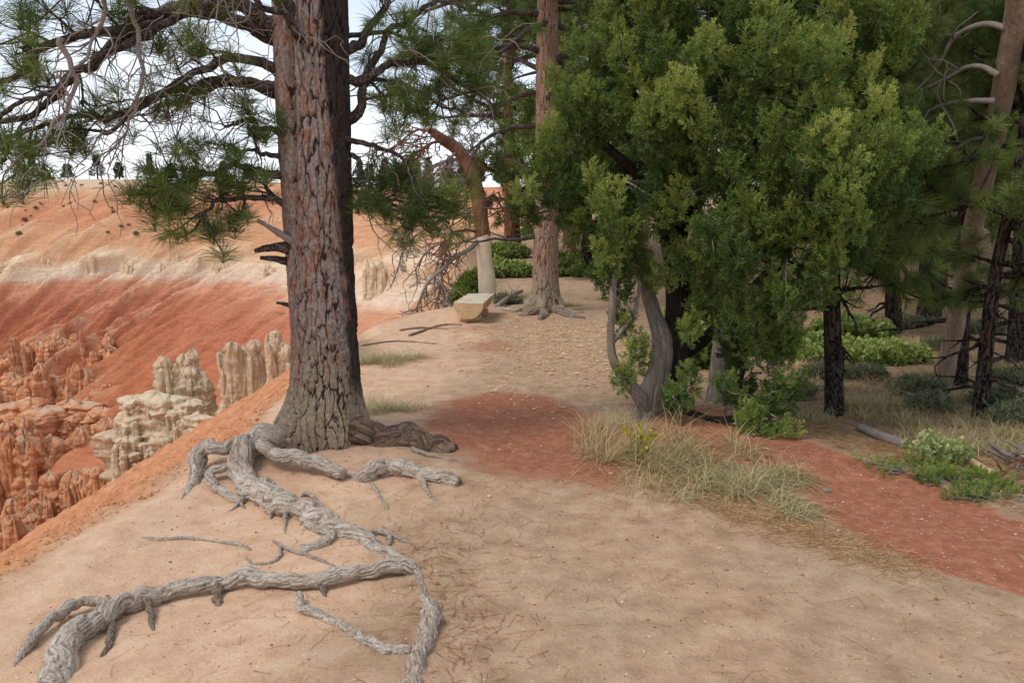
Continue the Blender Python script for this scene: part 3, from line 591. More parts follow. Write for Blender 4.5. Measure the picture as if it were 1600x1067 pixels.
def big_pine():
    base = P(512, 702, 0)
    base = np.array([base[0], 5.74, float(ground_z(base[0], 5.74))])
    t = thing('pine_tree', 'big old pine with reddish plated bark and bare grey roots spreading over the path edge', 'tree', base)
    # parts are authored in world space and then hung on the empty
    inv = -base
    kids = []
    def K(o): o.location = Vector(inv) if o.location.length == 0 else o.location+Vector(inv); o.parent = t; return o
    Y = 5.74
    ax = [at(514, 750, Y), at(512, 640, Y), at(507, 520, Y), at(500, 400, Y), at(495, 200, Y), at(490, 0, Y), at(488, -200, Y), at(486, -420, Y)]
    ax[0][2] = base[2]-.25
    zs = [p[2] for p in ax]
    R = [(0, .235), (.12, .232), (.2, .223), (.4, .222), (.6, .232), (.8, .232), (1, .2)]
    fl = [(PI+.25, .10, .45, .13), (-PI/2-.35, .06, .35, .16), (-PI/2+.55, .07, .3, .14), (-.1, .06, .5, .13), (PI/2, .1, .6, .2), (-PI/2-1.0, .07, .3, .15)]
    K(make_trunk('trunk', base, ax, R, mat_big_trunk(), None, flare=fl))
    rt = [
     ([(500, 650, 50, 5.78), (468, 674, 50, 5.66), (430, 684, 48, 5.55), (396, 690, 46, 5.5), (376, 706, 44, .12), (380, 738, 46, .08), (398, 762, 48, .05), (425, 776, 46, .05), (450, 786, 50, .06), (490, 800, 44, .04), (535, 822, 38, .03), (575, 842, 30, .02), (612, 866, 24, .01), (645, 884, 18, .005), (660, 912, 14, .0), (668, 946, 12, .0)], 'root_grey', 1),
     ([(660, 925, 12, .0), (672, 945, 26, .02), (674, 966, 38, .03), (664, 992, 32, .02), (655, 1025, 30, .02), (646, 1062, 34, .0), (640, 1110, 34, 0.)], 'root_grey', 2),
     ([(450, 676, 32, 5.8), (400, 692, 26, 5.6), (345, 698, 24, .15), (318, 696, 26, .16), (309, 708, 30, .12), (308, 730, 27, .06), (302, 756, 22, 0.), (288, 776, 8, -.01)], 'root_grey', 3),
     ([(364, 726, 14, .10), (345, 728, 18, .09), (328, 737, 17, .06), (332, 754, 18, .03), (350, 770, 18, .02), (378, 782, 16, .02)], 'root_grey', 4),
     ([(440, 690, 24, 5.7), (410, 694, 24, .15), (430, 704, 27, .13), (470, 714, 26, .11), (505, 726, 24, .08), (536, 737, 22, .06)], 'root_grey', 5),
     ([(540, 742, 14, .0), (560, 748, 16, .0), (573, 745, 26, .02), (582, 730, 30, .06), (614, 726, 30, .06), (650, 734, 30, .04), (690, 744, 30, .03), (718, 753, 27, .02)], 'root_grey', 6),
     ([(520, 664, 50, 5.75), (548, 668, 54, .08), (590, 676, 54, .05), (630, 682, 50, .04), (672, 690, 46, .03), (712, 702, 32, .0)], 'root_dark', 7),
     ([(645, 884, 30, .03), (600, 884, 26, .05), (555, 890, 26, .05), (500, 902, 28, .05), (440, 902, 28, .05), (385, 898, 30, .06), (330, 908, 28, .06), (270, 918, 30, .06), (220, 930, 36, .06), (180, 946, 38, .06), (140, 966, 42, .07), (112, 990, 50, .06), (96, 1020, 50, .03), (82, 1060, 54, .01), (70, 1110, 56, -.02)], 'root_grey', 8),
     ([(175, 938, 16, .06), (140, 938, 18, .05), (105, 946, 20, .05), (78, 966, 20, .05), (52, 994, 20, .03), (38, 1014, 18, .01), (22, 1040, 6, -.01)], 'root_grey', 9),
     ([(172, 955, 20, .05), (172, 985, 14, .02), (170, 1006, 12, .01), (158, 1026, 8, 0.)], 'root_brown', 10),
     ([(234, 935, 14, .05), (236, 962, 10, .02), (242, 992, 8, -.01)], 'root_brown', 11),
     ([(340, 908, 22, .05), (339, 930, 15, .02), (345, 948, 14, -.01)], 'root_brown', 12),
     ([(504, 905, 14, .04), (506, 922, 10, .01), (510, 932, 4, -.01)], 'root_brown', 13),
     ([(466, 926, 14, .04), (473, 948, 17, .02), (505, 962, 18, .01), (545, 982, 17, .01), (572, 1000, 20, .01), (610, 1012, 22, .01), (638, 1018, 22, .0)], 'root_grey', 14),
     ([(222, 840, 7, .0), (250, 842, 8, .005), (290, 840, 7, .005), (335, 846, 5, .005), (370, 849, 9, .01), (393, 860, 6, 0.)], 'root_grey', 15),
     ([(384, 872, 5, 0.), (400, 881, 6, .005), (428, 876, 7, .005), (438, 864, 7, .01), (437, 848, 6, .01)], 'root_grey', 16),
     ([(428, 844, 5, .01), (455, 858, 8, .01), (485, 868, 8, .01), (525, 886, 7, 0.)], 'root_grey', 17),
     ([(470, 858, 20, .01), (500, 850, 22, .015), (518, 838, 20, .015), (508, 828, 20, .02), (480, 818, 16, .02)], 'root_grey', 18),
     ([(520, 808, 10, .03), (492, 778, 8, .03), (477, 770, 8, .02), (470, 776, 6, 0.)], 'root_grey', 19),
     ([(570, 832, 7, .02), (592, 828, 9, .03), (608, 834, 9, .03), (608, 852, 8, .01)], 'root_grey', 20),
     ([(598, 822, 5, .0), (622, 840, 7, .01), (645, 850, 6, 0.)], 'root_grey', 21),
     ([(447, 788, 9, .05), (445, 810, 7, .02), (446, 832, 5, -.01)], 'root_grey', 22),
     ([(430, 782, 7, .05), (424, 796, 6, .03), (424, 810, 5, 0.)], 'root_grey', 23),
     ([(580, 752, 8, .02), (592, 772, 7, .01), (616, 806, 4, -.005)], 'root_grey', 24),
     ([(660, 748, 10, .03), (668, 766, 8, .01), (684, 784, 4, -.005)], 'root_grey', 25),
     ([(380, 776, 8, .03), (372, 788, 7, .01), (354, 802, 3, -.005)], 'root_grey', 26),
     ([(376, 784, 6, .02), (382, 794, 5, 0.)], 'root_grey', 27),
     ([(312, 742, 10, .02), (297, 752, 9, .01), (283, 782, 4, -.005)], 'root_grey', 28),
     ([(645, 700, 8, .02), (680, 712, 7, .01), (740, 722, 3, -.004)], 'root_grey', 29),
    ]
    for pts, mt, sd in rt: K(root_tube('root', pts, None, mt, seed=sd))
    # ---- limbs traced one by one: (px, py, depth) ... radius px at start, end
    rng = np.random.default_rng(7)
    def limb(pts, w0, w1, clusters=(), dead=6, tw=10, grey=False, name='branch', sprout=.5, dl=(.25, .7)):
        A = np.array([at(x, y, d) for x, y, d in pts]); n = max(16, 6*len(pts)); A = spline(A, n)
        k = np.arange(n); s0 = int(rng.integers(1e4))
        A[1:] += (np.stack([fbm(k*.22, s0), fbm(k*.22, s0+3.), fbm(k*.22, s0+7.)], -1)*.05)[1:]
        R = np.linspace(w0*.82, w1*.8, n)/2/FPX*5.6; R = R*(1+.25*np.exp(-k/2.))
        w = MB(); tube(w, A, R, 12, .5, .22, 28., s0); g = MB(); f = MB()
        tp, td = [], []
        def twig(p0, d0, L, r, mbx, nn=7, **kw):
            Q = wander(p0, d0, L, nn, rng, **kw); tube(mbx, Q, np.linspace(r, max(r*.35, .0016), nn), 5, .5); return Q
        for (cx, cy, cd_, cnt, rad) in clusters:               # needle clusters fed by a twig from the limb
            c = at(cx, cy, cd_); i = int(np.argmin(np.linalg.norm(A-c, axis=1))); i = max(1, i-3)
            L = np.linalg.norm(c-A[i])
            mid = (A[i]+c)/2+rng.normal(0, .06, 3)*L+[0, 0, .06*L]; Q = spline([A[i], mid, c], 12); tube(w, Q, np.linspace(.011, .006, 12), 6, .5, .1, 60.)
            for _ in range(cnt):
                j = int(rng.integers(5, 12)); e = c+rng.normal(0, 1, 3)*[1, .8, .75]*rad/FPX*5.6*.55
                d = unit(e-Q[j]+1e-3); q = spline([Q[j], (Q[j]+e)/2+rng.normal(0, .02, 3)-[0, 0, .015], e], 7); tube(w, q, np.linspace(.006, .0035, 7), 5)
                dd = unit(q[-1]-q[-2]+[0, 0, .25]); tp.append(e); td.append(dd)
        for _ in range(dead):                                   # thin dead twigs, mostly hanging
            i = int(rng.integers(n//5, n)); d = unit(rng.normal(0, 1, 3)*[.8, .6, .35]+[-.1, 0, -.75]); L = rng.uniform(*dl)
            Q = twig(A[min(i, n-1)], d, L, .0055, g, 9, bend=1.1, grav=.9)
            for _ in range(int(rng.integers(1, 4))):
                j = int(rng.integers(2, 8)); twig(Q[j], unit(Q[j]-Q[j-1]+rng.normal(0, .7, 3)), L*rng.uniform(.3, .6), .003, g, 6, bend=1., grav=.7)
        for _ in range(tw):                                     # living twigs with a brush at the tip
            i = int(rng.integers(n//3, n)); T = A[min(i+1, n-1)]-A[i-1]; d = unit(unit(T)+rng.normal(0, .75, 3)); L = rng.uniform(.12, .42)
            Q = twig(A[i if i < n else n-1], d, L, .006, w, 8, bend=.7, up=.9)
            if rng.random() < sprout: tp.append(Q[-1]); td.append(Q[-1]-Q[-2])
        b = K(w.build(name, M['bark_branch'] if not grey else M['twig_grey'], None))
        if g.n: o = g.build('dead_twigs', M['twig_grey'], b)
        if tp:
            place_tufts(f, tp, td, T_NEAR, rng, 1.); f.build('needles', M['needle_green'], b)
        return b
    D = 5.78
    limb([(455, 50, D-.1), (400, 20, D-.2), (340, 8, D-.3), (290, 14, D-.35), (235, 30, D-.4), (190, 45, D-.5), (120, 55, D-.6), (60, 82, D-.7), (15, 120, D-.7), (-60, 140, D-.8)], 30, 8, [(25, 40, D-.7, 9, 55), (70, 12, D-.6, 5, 40), (150, -10, D-.5, 6, 50), (215, 10, D-.5, 5, 45), (30, 75, D-.9, 5, 40)], 12, 6)
    limb([(455, 75, D+.1), (400, 48, D), (340, 30, D-.1), (285, 24, D-.2), (240, 38, D-.2), (200, 58, D-.3), (160, 85, D-.4), (120, 110, D-.5), (90, 150, D-.5), (45, 180, D-.6), (-40, 205, D-.6)], 28, 9, [(20, 215, D-.7, 5, 50), (50, 140, D-.5, 4, 50), (240, 70, D-.2, 4, 35), (130, 160, D-.5, 4, 40)], 10, 8)
    limb([(450, 112, D-.1), (400, 92, D-.2), (350, 95, D-.3), (305, 108, D-.35), (270, 135, D-.4), (230, 152, D-.5), (195, 190, D-.5), (160, 205, D-.55)], 20, 6, [(290, 85, D-.3, 4, 35), (340, 80, D-.3, 4, 35), (110, 200, D-.5, 5, 40)], 10, 6)
    limb([(450, 150, D), (405, 134, D-.1), (360, 130, D-.2), (320, 132, D-.2), (270, 142, D-.3), (215, 168, D-.3), (160, 186, D-.4), (95, 190, D-.5), (30, 212, D-.6), (-40, 232, D-.6)], 24, 6, [(100, 215, D-.5, 6, 45), (45, 260, D-.6, 6, 55), (20, 280, D-.7, 5, 50), (290, 160, D-.3, 4, 30), (165, 175, D-.3, 5, 38)], 12, 6)
    limb([(445, 135, D+.2), (400, 128, D+.3), (345, 140, D+.3), (300, 150, D+.3), (255, 165, D+.3), (215, 185, D+.2)], 15, 5, [(240, 165, D+.3, 4, 30), (270, 80, D+.3, 4, 34), (300, 55, D+.3, 4, 30)], 10, 6)
    limb([(290, 20, D-.35), (225, 55, D-.5), (170, 88, D-.6), (115, 118, D-.7), (80, 150, D-.8), (30, 165, D-.9), (-50, 195, D-1.)], 15, 6, [(60, 135, D-.8, 3, 34), (10, 250, D-1., 5, 40)], 9, 5)
    limb([(450, 225, D-.1), (415, 200, D-.15), (380, 190, D-.2), (345, 196, D-.3)], 13, 5, [(385, 165, D-.2, 6, 40), (400, 215, D-.2, 4, 30)], 4, 4)
    limb([(448, 252, D-.1), (415, 238, D-.2), (385, 233, D-.25), (350, 240, D-.3)], 11, 4, [(356, 226, D-.3, 3, 26), (395, 205, D-.25, 4, 30)], 3, 3)
    limb([(448, 272, D-.1), (400, 262, D-.2), (360, 258, D-.25), (320, 270, D-.3), (280, 285, D-.4), (238, 294, D-.5)], 16, 5, [(222, 292, D-.5, 4, 30), (262, 262, D-.4, 6, 36), (300, 262, D-.3, 6, 36), (240, 325, D-.5, 8, 42), (275, 330, D-.5, 6, 36), (335, 285, D-.3, 5, 36)], 8, 6, sprout=.8, dl=(.12, .4))
    limb([(450, 318, D-.1), (405, 312, D-.2), (365, 315, D-.3), (330, 322, D-.4), (300, 342, D-.5)], 13, 4, [(305, 360, D-.5, 6, 34), (335, 372, D-.5, 4, 30), (375, 338, D-.3, 4, 30), (340, 310, D-.3, 5, 36), (410, 300, D-.2, 5, 40), (395, 270, D, 5, 40)], 6, 6, sprout=.8, dl=(.12, .35))
    limb([(455, 20, D-.2), (420, -10, D-.4), (370, -40, D-.7), (300, -60, D-1.)], 26, 12, [(200, -30, D-.9, 8, 60), (90, -30, D-.9, 8, 60)], 8, 8)
    limb([(470, 60, D-.28), (440, 30, D-.5), (410, 5, D-.7), (380, -30, D-.9)], 14, 8, (), 3, 2)
    # hanging grey dead spray in the middle of the left crown
    limb([(205, 0, D-.7), (215, 60, D-.7), (222, 110, D-.7), (215, 160, D-.7), (190, 205, D-.75), (175, 235, D-.75)], 9, 3, (), 14, 0, grey=True, dl=(.3, .7))
    limb([(170, -10, D-.9), (150, 50, D-.9), (120, 100, D-.95), (80, 112, D-1.)], 7, 3, (), 7, 0, grey=True)
    limb([(95, 60, D-1.), (110, 110, D-1.), (95, 170, D-1.), (75, 215, D-1.), (30, 250, D-1.)], 9, 3, (), 10, 0, grey=True)
    # right-hand limbs
    limb([(535, 85, D), (560, 70, D+.05), (585, 40, D+.1), (610, 0, D+.2), (640, -50, D+.2)], 20, 10, [(600, 10, D+.1, 3, 40)], 3, 3)
    limb([(535, 128, D-.05), (575, 122, D), (605, 100, D+.05), (640, 97, D+.1), (680, 108, D+.1), (720, 135, D+.2), (760, 150, D+.2)], 18, 5, [(660, 85, D+.1, 6, 45), (700, 95, D+.1, 6, 45), (725, 75, D+.2, 6, 45), (690, 60, D+.1, 4, 40), (745, 140, D+.2, 5, 40)], 8, 6)
    limb([(535, 60, D+.1), (590, 54, D+.1), (640, 62, D+.2), (700, 74, D+.3), (745, 78, D+.3)], 10, 4, [(720, 50, D+.3, 4, 40), (640, 40, D+.2, 3, 30)], 5, 4)
    limb([(535, 190, D), (565, 168, D), (566, 140, D), (585, 100, D+.1), (605, 55, D+.1), (650, 25, D+.2), (710, -20, D+.3)], 20, 8, [(610, 150, D, 4, 35), (740, 20, D+.3, 4, 40)], 6, 6)
    limb([(535, 215, D-.1), (565, 226, D-.1), (600, 230, D), (630, 250, D), (655, 285, D+.1)], 12, 4, [(640, 300, D+.1, 6, 40), (660, 330, D, 4, 34)], 8, 4, dl=(.2, .45))
    limb([(545, 125, D+.1), (600, 125, D+.1), (640, 140, D+.1), (690, 165, D+.1), (735, 165, D+.1)], 9, 4, [(640, 170, D+.1, 6, 42), (670, 165, D+.1, 5, 40), (600, 150, D+.1, 5, 38), (700, 155, D+.2, 5, 40), (760, 130, D+.2, 5, 40)], 6, 5)
    limb([(535, 240, D), (562, 250, D), (567, 275, D), (580, 305, D), (625, 325, D+.1), (670, 345, D+.1)], 11, 4, [(590, 290, D, 6, 40), (625, 275, D+.1, 6, 40), (660, 310, D+.1, 6, 44), (700, 325, D+.1, 6, 40), (720, 300, D+.2, 4, 36), (690, 290, D+.1, 4, 38)], 6, 6, sprout=.8, dl=(.15, .4))
    limb([(535, 300, D), (575, 305, D), (620, 310, D), (655, 330, D), (700, 348, D+.1)], 9, 4, [(575, 320, D, 5, 34), (610, 335, D, 6, 36), (640, 360, D, 4, 30), (560, 285, D, 4, 30), (665, 350, D, 4, 30)], 4, 5, sprout=.8, dl=(.12, .35))
    limb([(540, 330, D), (570, 320, D), (600, 335, D), (615, 345, D)], 5, 2, (), 2, 0)
    # broken stubs on the left of the trunk
    for pts, a, b, gr in (([(458, 378, D-.2), (432, 362, D-.25), (402, 344, D-.3)], 13, 6, True), ([(455, 388, D-.15), (430, 386, D-.2), (398, 392, D-.2)], 20, 7, False), ([(455, 410, D-.1), (430, 405, D-.15), (407, 403, D-.15)], 14, 6, False), ([(460, 480, D-.1), (448, 476, D-.1), (432, 473, D-.1)], 10, 4, False)):
        w = MB(); A = spline([at(*p) for p in pts], 18); tube(w, A, np.linspace(a, b, 18)/2/FPX*5.7, 14, .5, .35, 30., int(a*7)); K(w.build('broken_branch', M['twig_grey'] if gr else M['bark_branch'], None))
big_pine()
# ------------------------------------------------------------------ generic pine
def pine(base, top, r, label, seed, mat_n='needle_dark', mat_b='bark_dark', crown=(.3, 1.), nl=40, ll=(1.2, .5), tw=5, tmpl=None, tsc=1., group=None, droop=.1, dead=0, fine=False, sway=.1, name='pine_tree', tip=.15, needles=True, azr=None, tint=None, bend=None, tufts_on=3):
    rng = np.random.default_rng(seed); base = np.asarray(base, float); top = np.asarray(top, float); H = np.linalg.norm(top-base)
    t = thing(name, label, 'tree', base, group); rel = top-base
    pts = [np.array([0, 0, -.25]), rel*.02, rel*.3+rng.normal(0, sway, 3)*[.5, .5, 0], rel*.65+rng.normal(0, sway, 3)*[1, 1, 0], rel]
    if bend is not None: pts = [np.array(p) for p in bend]
    n = 90 if fine else 40; A = spline(pts, n*4); sl = np.concatenate([[0], np.cumsum(np.linalg.norm(np.diff(A, axis=0), axis=1))]); ii = np.linspace(0, sl[-1], n); A = np.stack([np.interp(ii, sl, A[:, q]) for q in range(3)], -1); k = np.linspace(0, 1, n); R = r*(1-(1-tip)*k**1.1)+r*.5*np.exp(-k*H/(.5*r+.12)); R[-1] *= .5
    if fine:
        mk = make_trunk('trunk', None, A, [(0, r*1.25), (.06, r*1.02), (.3, r*.9), (1, r*tip)], mat_big_trunk('bark_big_orange', (C(126, 90, 70), C(168, 126, 100), C(196, 156, 130)), (C(120, 98, 84), C(160, 136, 118), C(194, 174, 156)), False), t, nth=200, nz=520, seed=8, bark=.022, sc=.75, groove=False, flare=[(PI+.2, .15, .4, .11), (-.3, .14, .4, .11), (-PI/2-.2, .12, .3, .11), (-PI/2+.7, .08, .3, .11)])
    else: mb = MB(); tube(mb, A, R, 16, .5, .10, 14, seed); mb.build('trunk', M[mat_b], t)
    w = MB(); f = MB(); tp = []; td = []
    for i in range(nl+dead):
        isd = i >= nl; c = rng.uniform(*crown)**.95 if not isd else rng.uniform(crown[0]*.35, crown[0]*1.15)
        p0 = A[min(int(c*(n-1)), n-2)]; az = rng.uniform(0, 2*PI) if azr is None else rng.uniform(*azr)
        x = (c-crown[0])/(crown[1]-crown[0]+1e-6); L = np.interp(x, [0, .25, 1], [ll[0]*.85, ll[0], ll[1]])*rng.uniform(.6, 1.15)
        if isd: L = ll[0]*rng.uniform(.3, .8)
        el = np.interp(x, [0, 1], [-.05, .65])+rng.normal(0, .15)
        d = np.array([math.cos(az)*math.cos(el), math.sin(az)*math.cos(el), math.sin(el)]); m = 8
        Q = wander(p0, d, L, m, rng, bend=.45, grav=droop*2, up=.5 if not isd else -.1); r0 = min(.03*L**.8+.004, r*.5)
        tube(w, Q, np.linspace(r0, .005, m), 5)
        for j in range(tw if not isd else 3):
            a = int(rng.integers(2, m)); T = unit(Q[a]-Q[a-1]); dd = unit(T+rng.normal(0, .7, 3)*[1, 1, .5]); l2 = L*rng.uniform(.18, .42)
            q = wander(Q[a], dd, l2, 5, rng, bend=.4, up=.5 if not isd else -.3); tube(w, q, np.linspace(.4*r0*(1-a/m)+.004, .003, 5), 4)
            if not isd:
                tp.append(q[-1]); td.append(q[-1]-q[-2])
                for _ in range(tufts_on-1): b = int(rng.integers(2, 5)); tp.append(q[b]+rng.normal(0, .07, 3)*tsc); td.append(unit(q[b]-q[b-1])+rng.normal(0, .5, 3)+[0, 0, .3])
        if not isd: tp.append(Q[-1]); td.append(Q[-1]-Q[-2])
    w.build('branches', M['bark_branch' if mat_b != 'bark_dark' else 'bark_dark'], t)
    if tp and needles:
        place_tufts(f, tp, td, tmpl or T_MID, rng, tsc, tint=tint); f.build('crown', M[mat_n], t)
    return t
# the tall orange-barked pine behind the bench
def mid_pine():
    b = P(852, 487, 0); Y = b[1]; top = at(862, -420, Y)
    t = pine(b, top, .205, 'tall straight pine with orange bark and flared roots beside the log bench', 31, 'needle_green', 'bark_orange', (.44, 1.), 44, (2.6, 1.3), 7, T_MID, 1.15, fine=True, sway=.02, tip=.55, dead=8, tint=None)
    rng = np.random.default_rng(4); inv = -b
    for i, pts in enumerate(([(850, 470, 30, .1), (832, 488, 20, .03), (812, 494, 9, 0.)], [(856, 470, 30, .1), (884, 490, 18, .03), (915, 498, 6, 0.)], [(852, 475, 28, .08), (850, 492, 18, .02), (842, 500, 10, 0.)], [(862, 472, 26, .1), (892, 487, 10, .02), (912, 488, 5, .0)], [(835, 482, 12, .02), (800, 484, 8, .03), (775, 480, 6, 0.)])):
        o = root_tube('root', pts, None, 'root_grey' if i > 2 else 'root_brown', seed=200+i); o.location = Vector(inv); o.parent = t
mid_pine()
# dead leaning tree with the stripped pale lower trunk
def bent_tree():
    b = P(761, 470, 0); Y = b[1]; t = thing('dead_tree', 'dead crooked tree with stripped cream lower trunk and bare limbs bending left behind the bench', 'tree', b); rng = np.random.default_rng(12)
    L = lambda pts: np.array([at(x, y, Y+d) for x, y, d in pts])-b
    lo = L([(762, 492, 0), (762, 468, 0), (760, 430, 0), (757, 400, 0), (755, 366, 0)]); A = spline(lo, 60); k = np.linspace(0, 1, 60)
    R = np.interp(k, [0, .18, .3, .6, 1], [26, 19, 14.5, 12.2, 10.5])/FPX*Y
    m = MB(); tube(m, A, R, 40, .5, .07, 6, 3); o = m.build('bare_trunk', M['wood_pale'], t); tag(o, 'smooth cream lower trunk without bark')
    up = L([(755, 372, 0), (752, 350, 0), (749, 320, 0), (743, 290, 0), (735, 262, 0), (722, 242, .0), (708, 228, 0), (692, 218, -.1), (676, 207, -.2), (668, 203, -.3)]); A = spline(up, 80); k = np.linspace(0, 1, 80)
    R = np.interp(k, [0, .03, .5, .62, .8, 1], [10.3, 12, 11, 9.5, 8, 3])/FPX*Y; m = MB(); tube(m, A, R, 32, .5, .16, 9, 4); m.build('upper_trunk', M['wood_red'], t)
    limbs = [([(700, 224, -.1), (680, 222, -.4), (660, 232, -.6), (640, 245, -.7)], 5), ([(715, 236, 0), (700, 250, -.3), (678, 262, -.5), (655, 275, -.6)], 4), ([(728, 252, 0), (705, 250, .2), (680, 260, .3), (660, 272, .3)], 6),
             ([(676, 207, -.2), (655, 203, -.3), (638, 212, -.4), (615, 232, -.5)], 4), ([(745, 298, 0), (725, 282, .3), (700, 282, .5), (670, 285, .6)], 6), ([(725, 248, 0), (735, 235, .2), (737, 222, .3)], 3),
             ([(690, 218, 0), (672, 226, .2), (652, 246, .3), (640, 262, .3)], 4), ([(685, 214, 0), (668, 214, .3), (648, 222, .3), (628, 240, .3)], 3),
             ([(748, 376, 0), (735, 388, -.3), (712, 402, -.5), (690, 422, -.8), (668, 442, -1.), (655, 470, -1.1), (650, 486, -1.1)], 7), ([(746, 362, 0), (725, 360, -.3), (706, 366, -.5), (700, 385, -.6), (692, 410, -.7)], 5),
             ([(748, 345, 0), (720, 335, .4), (690, 345, .6), (655, 365, .8), (632, 385, .9), (622, 420, .9)], 6), ([(748, 335, 0), (700, 320, .2), (660, 330, .3), (640, 350, .3), (628, 380, .3)], 5),
             ([(747, 330, 0), (760, 310, .3), (780, 300, .6)], 3), ([(690, 422, -.8), (690, 445, -.8), (683, 470, -.8)], 4), ([(745, 370, 0), (715, 380, .2), (690, 380, .4), (665, 395, .5), (650, 420, .5)], 5)]
    for i, (p, w) in enumerate(limbs):
        A = spline(L(p), 24); m = MB(); tube(m, A, np.linspace(w, w*.4, 24)/2/FPX*Y*1.1, 8, .5, .2, 20, i)
        for j in range(20 if i > 7 else 12):
            a = int(rng.integers(4, 24)); a = min(a, 23); T = unit(A[a]-A[a-1]); d = unit(T+rng.normal(0, .45, 3)+[-.2, 0, -.7 if i > 7 else -.25]); l = rng.uniform(.25, .8)
            Q = wander(A[a], d, l, 9, rng, bend=.9, grav=.6 if i > 7 else .2); tube(m, Q, np.linspace(.014, .006, 9), 4)
            for _ in range(3):
                c = int(rng.integers(2, 9)); c = min(c, 8); tube(m, wander(Q[c], unit(Q[c]-Q[c-1]+rng.normal(0, .6, 3)-[0, 0, .3]), l*.4, 5, rng, bend=.8), [.009, .008, .007, .006, .004], 4)
        m.build('branch', M['twig_grey' if i % 3 else 'wood_red'], t)
bent_tree()
# log bench: half a log on two short chocks
def bench():
    import bmesh
    p = P(742, 500, 0); t = thing('log_bench', 'half log bench with flat grey top and freshly cut yellow end under the dead tree', 'bench', p); rot = math.radians(6)
    g = float(ground_z(p[0], p[1]+.5))
    ax = np.array([math.sin(rot), math.cos(rot), 0]); sd = np.array([ax[1], -ax[0], 0]); L = 1.3; r = .215
    n = 40; prof = []
    for i in range(25):
        a = PI+PI*i/24; prof.append((r*math.cos(a)*(1.06), r*1.15*math.sin(a)))
    prof += [(r*1.06*(1-2*i/12.), .0) for i in range(1, 12)]; prof = np.array(prof); m_ = len(prof)
    off = np.array([-.08, -.35, .31]); mb = MB(); Y_ = np.linspace(0, L, n)
    bv = np.clip(np.minimum(Y_, L-Y_)/.02, 0, 1)
    V = np.zeros((n, m_, 3)); rng = np.random.default_rng(2)
    sh = 1+.015*fbm(np.arange(m_)*.4, 0, 0, 2, 9)
    for i in range(n):
        s = (.975+.025*bv[i])*(1-.06*Y_[i]/L); q = prof*sh[:, None]*s+np.array([0, .012*noise(Y_[i]*9, 0, 0, 4)])
        q[25:, 1] += .006*noise(np.arange(11)*1.3, Y_[i]*4, 0, 8)
        V[i] = off+sd*q[:, :1]+np.array([0, 0, 1])*q[:, 1:2]+ax*Y_[i]
    V += np.array([0, 0, g-p[2]]); q = grid_q(n, m_, True); flat = V.reshape(-1, 3)
    side = [f for f in q if not (25 <= f[0] % m_ < m_-1 or f[0] % m_ == 24)]; topf = [f for f in q if (25 <= f[0] % m_ < m_-1 or f[0] % m_ == 24)]
    a = MB(); a.add(flat, None, np.array(side)); a.build('log', M['wood_cut'], t)
    a = MB(); a.add(flat, None, np.array(topf)); a.build('seat', M['wood_bench'], t, smooth=False)
    for e, o_ in ((0, -.002), (n-1, .002)):
        a = MB(); ring = V[e]+ax*o_; c = ring.mean(0); mid = c+(ring-c)*.5+ax*.0
        vv = np.vstack([ring, mid, c]); j = np.arange(m_); j2 = (j+1) % m_
        a.add(vv, np.stack([m_+j, m_+j2, np.full(m_, 2*m_)], -1), np.stack([j, j2, m_+j2, m_+j], -1)); a.build('cut_end', M['wood_cut'], t, smooth=False)
    for y0 in (.2, L-.32):
        a = MB(); c = off+ax*y0+np.array([0, 0, -.255+g-p[2]]); A = spline([c-sd*.16, c-sd*.08, c+sd*.08, c+sd*.16], 12); tube(a, A, .06, 16, .5, .12, 8, 5); a.build('support', M['wood_cut'], t)
bench()
# ------------------------------------------------------------------ the juniper
def spray_templates(k=8, seed=0, nb=18, L=.10, w=.0031):
    """flat ragged plume of scale-leaved twiglets, axis +Z"""
    rng = np.random.default_rng(seed); out = []
    for _ in range(k):
        V = []; 
        for i in range(nb):
            f = i/nb; o = np.array([rng.normal(0, .004), rng.normal(0, .004), L*f*.72]); az = rng.uniform(0, 2*PI); an = rng.uniform(.35, 1.15)*(1-.45*f)
            d = np.array([math.sin(an)*math.cos(az), math.sin(an)*math.sin(az), math.cos(an)]); l = L*rng.uniform(.22, .5)*(1.15-.5*f)
            for q in range(3):
                dd = unit(d+rng.normal(0, .45, 3)*(q > 0)); oo = o+d*l*rng.uniform(.1, .7)*(q > 0); ll = l*(1 if q == 0 else .55)
                s = unit(np.cross(dd, rng.normal(size=3)))*w*rng.uniform(.7, 1.3)
                V.append([oo-s*.4, oo+dd*ll*.5-s, oo+dd*ll, oo+dd*ll*.5+s])
        out.append(np.array(V))
    return out
SPR = spray_templates(); SPR_B = spray_templates(5, 3, 9, .2, .014)
def place_sprays(mb, pos, dirs, tmpl, rng, scale=1., tint=None):
    pos = np.asarray(pos, float); dirs = unit(np.asarray(dirs, float)); n = len(pos)
    if not n: return
    X = unit(np.cross(np.where(np.abs(dirs[:, 2:3]) > .9, [[1., 0, 0]], [[0, 0, 1.]]), dirs)); Y = np.cross(dirs, X)
    sc = scale*rng.uniform(.7, 1.25, n); kk = rng.integers(0, len(tmpl), n); tint = rng.uniform(.2, .8, n) if tint is None else np.asarray(tint)
    for k, V in enumerate(tmpl):
        m = np.where(kk == k)[0]
        if not len(m): continue
        W = np.einsum('nvi,mij->mnvj', V, np.stack([X[m], Y[m], dirs[m]], 1))*sc[m][:, None, None, None]+pos[m][:, None, None, :]
        nb = len(m)*V.shape[0]; a = (tint[m][:, None]+rng.normal(0, .12, (len(m), V.shape[0]))).clip(0, 1)
        mb.add(W.reshape(-1, 3), None, np.arange(nb*4).reshape(-1, 4), np.repeat(a.ravel(), 4))
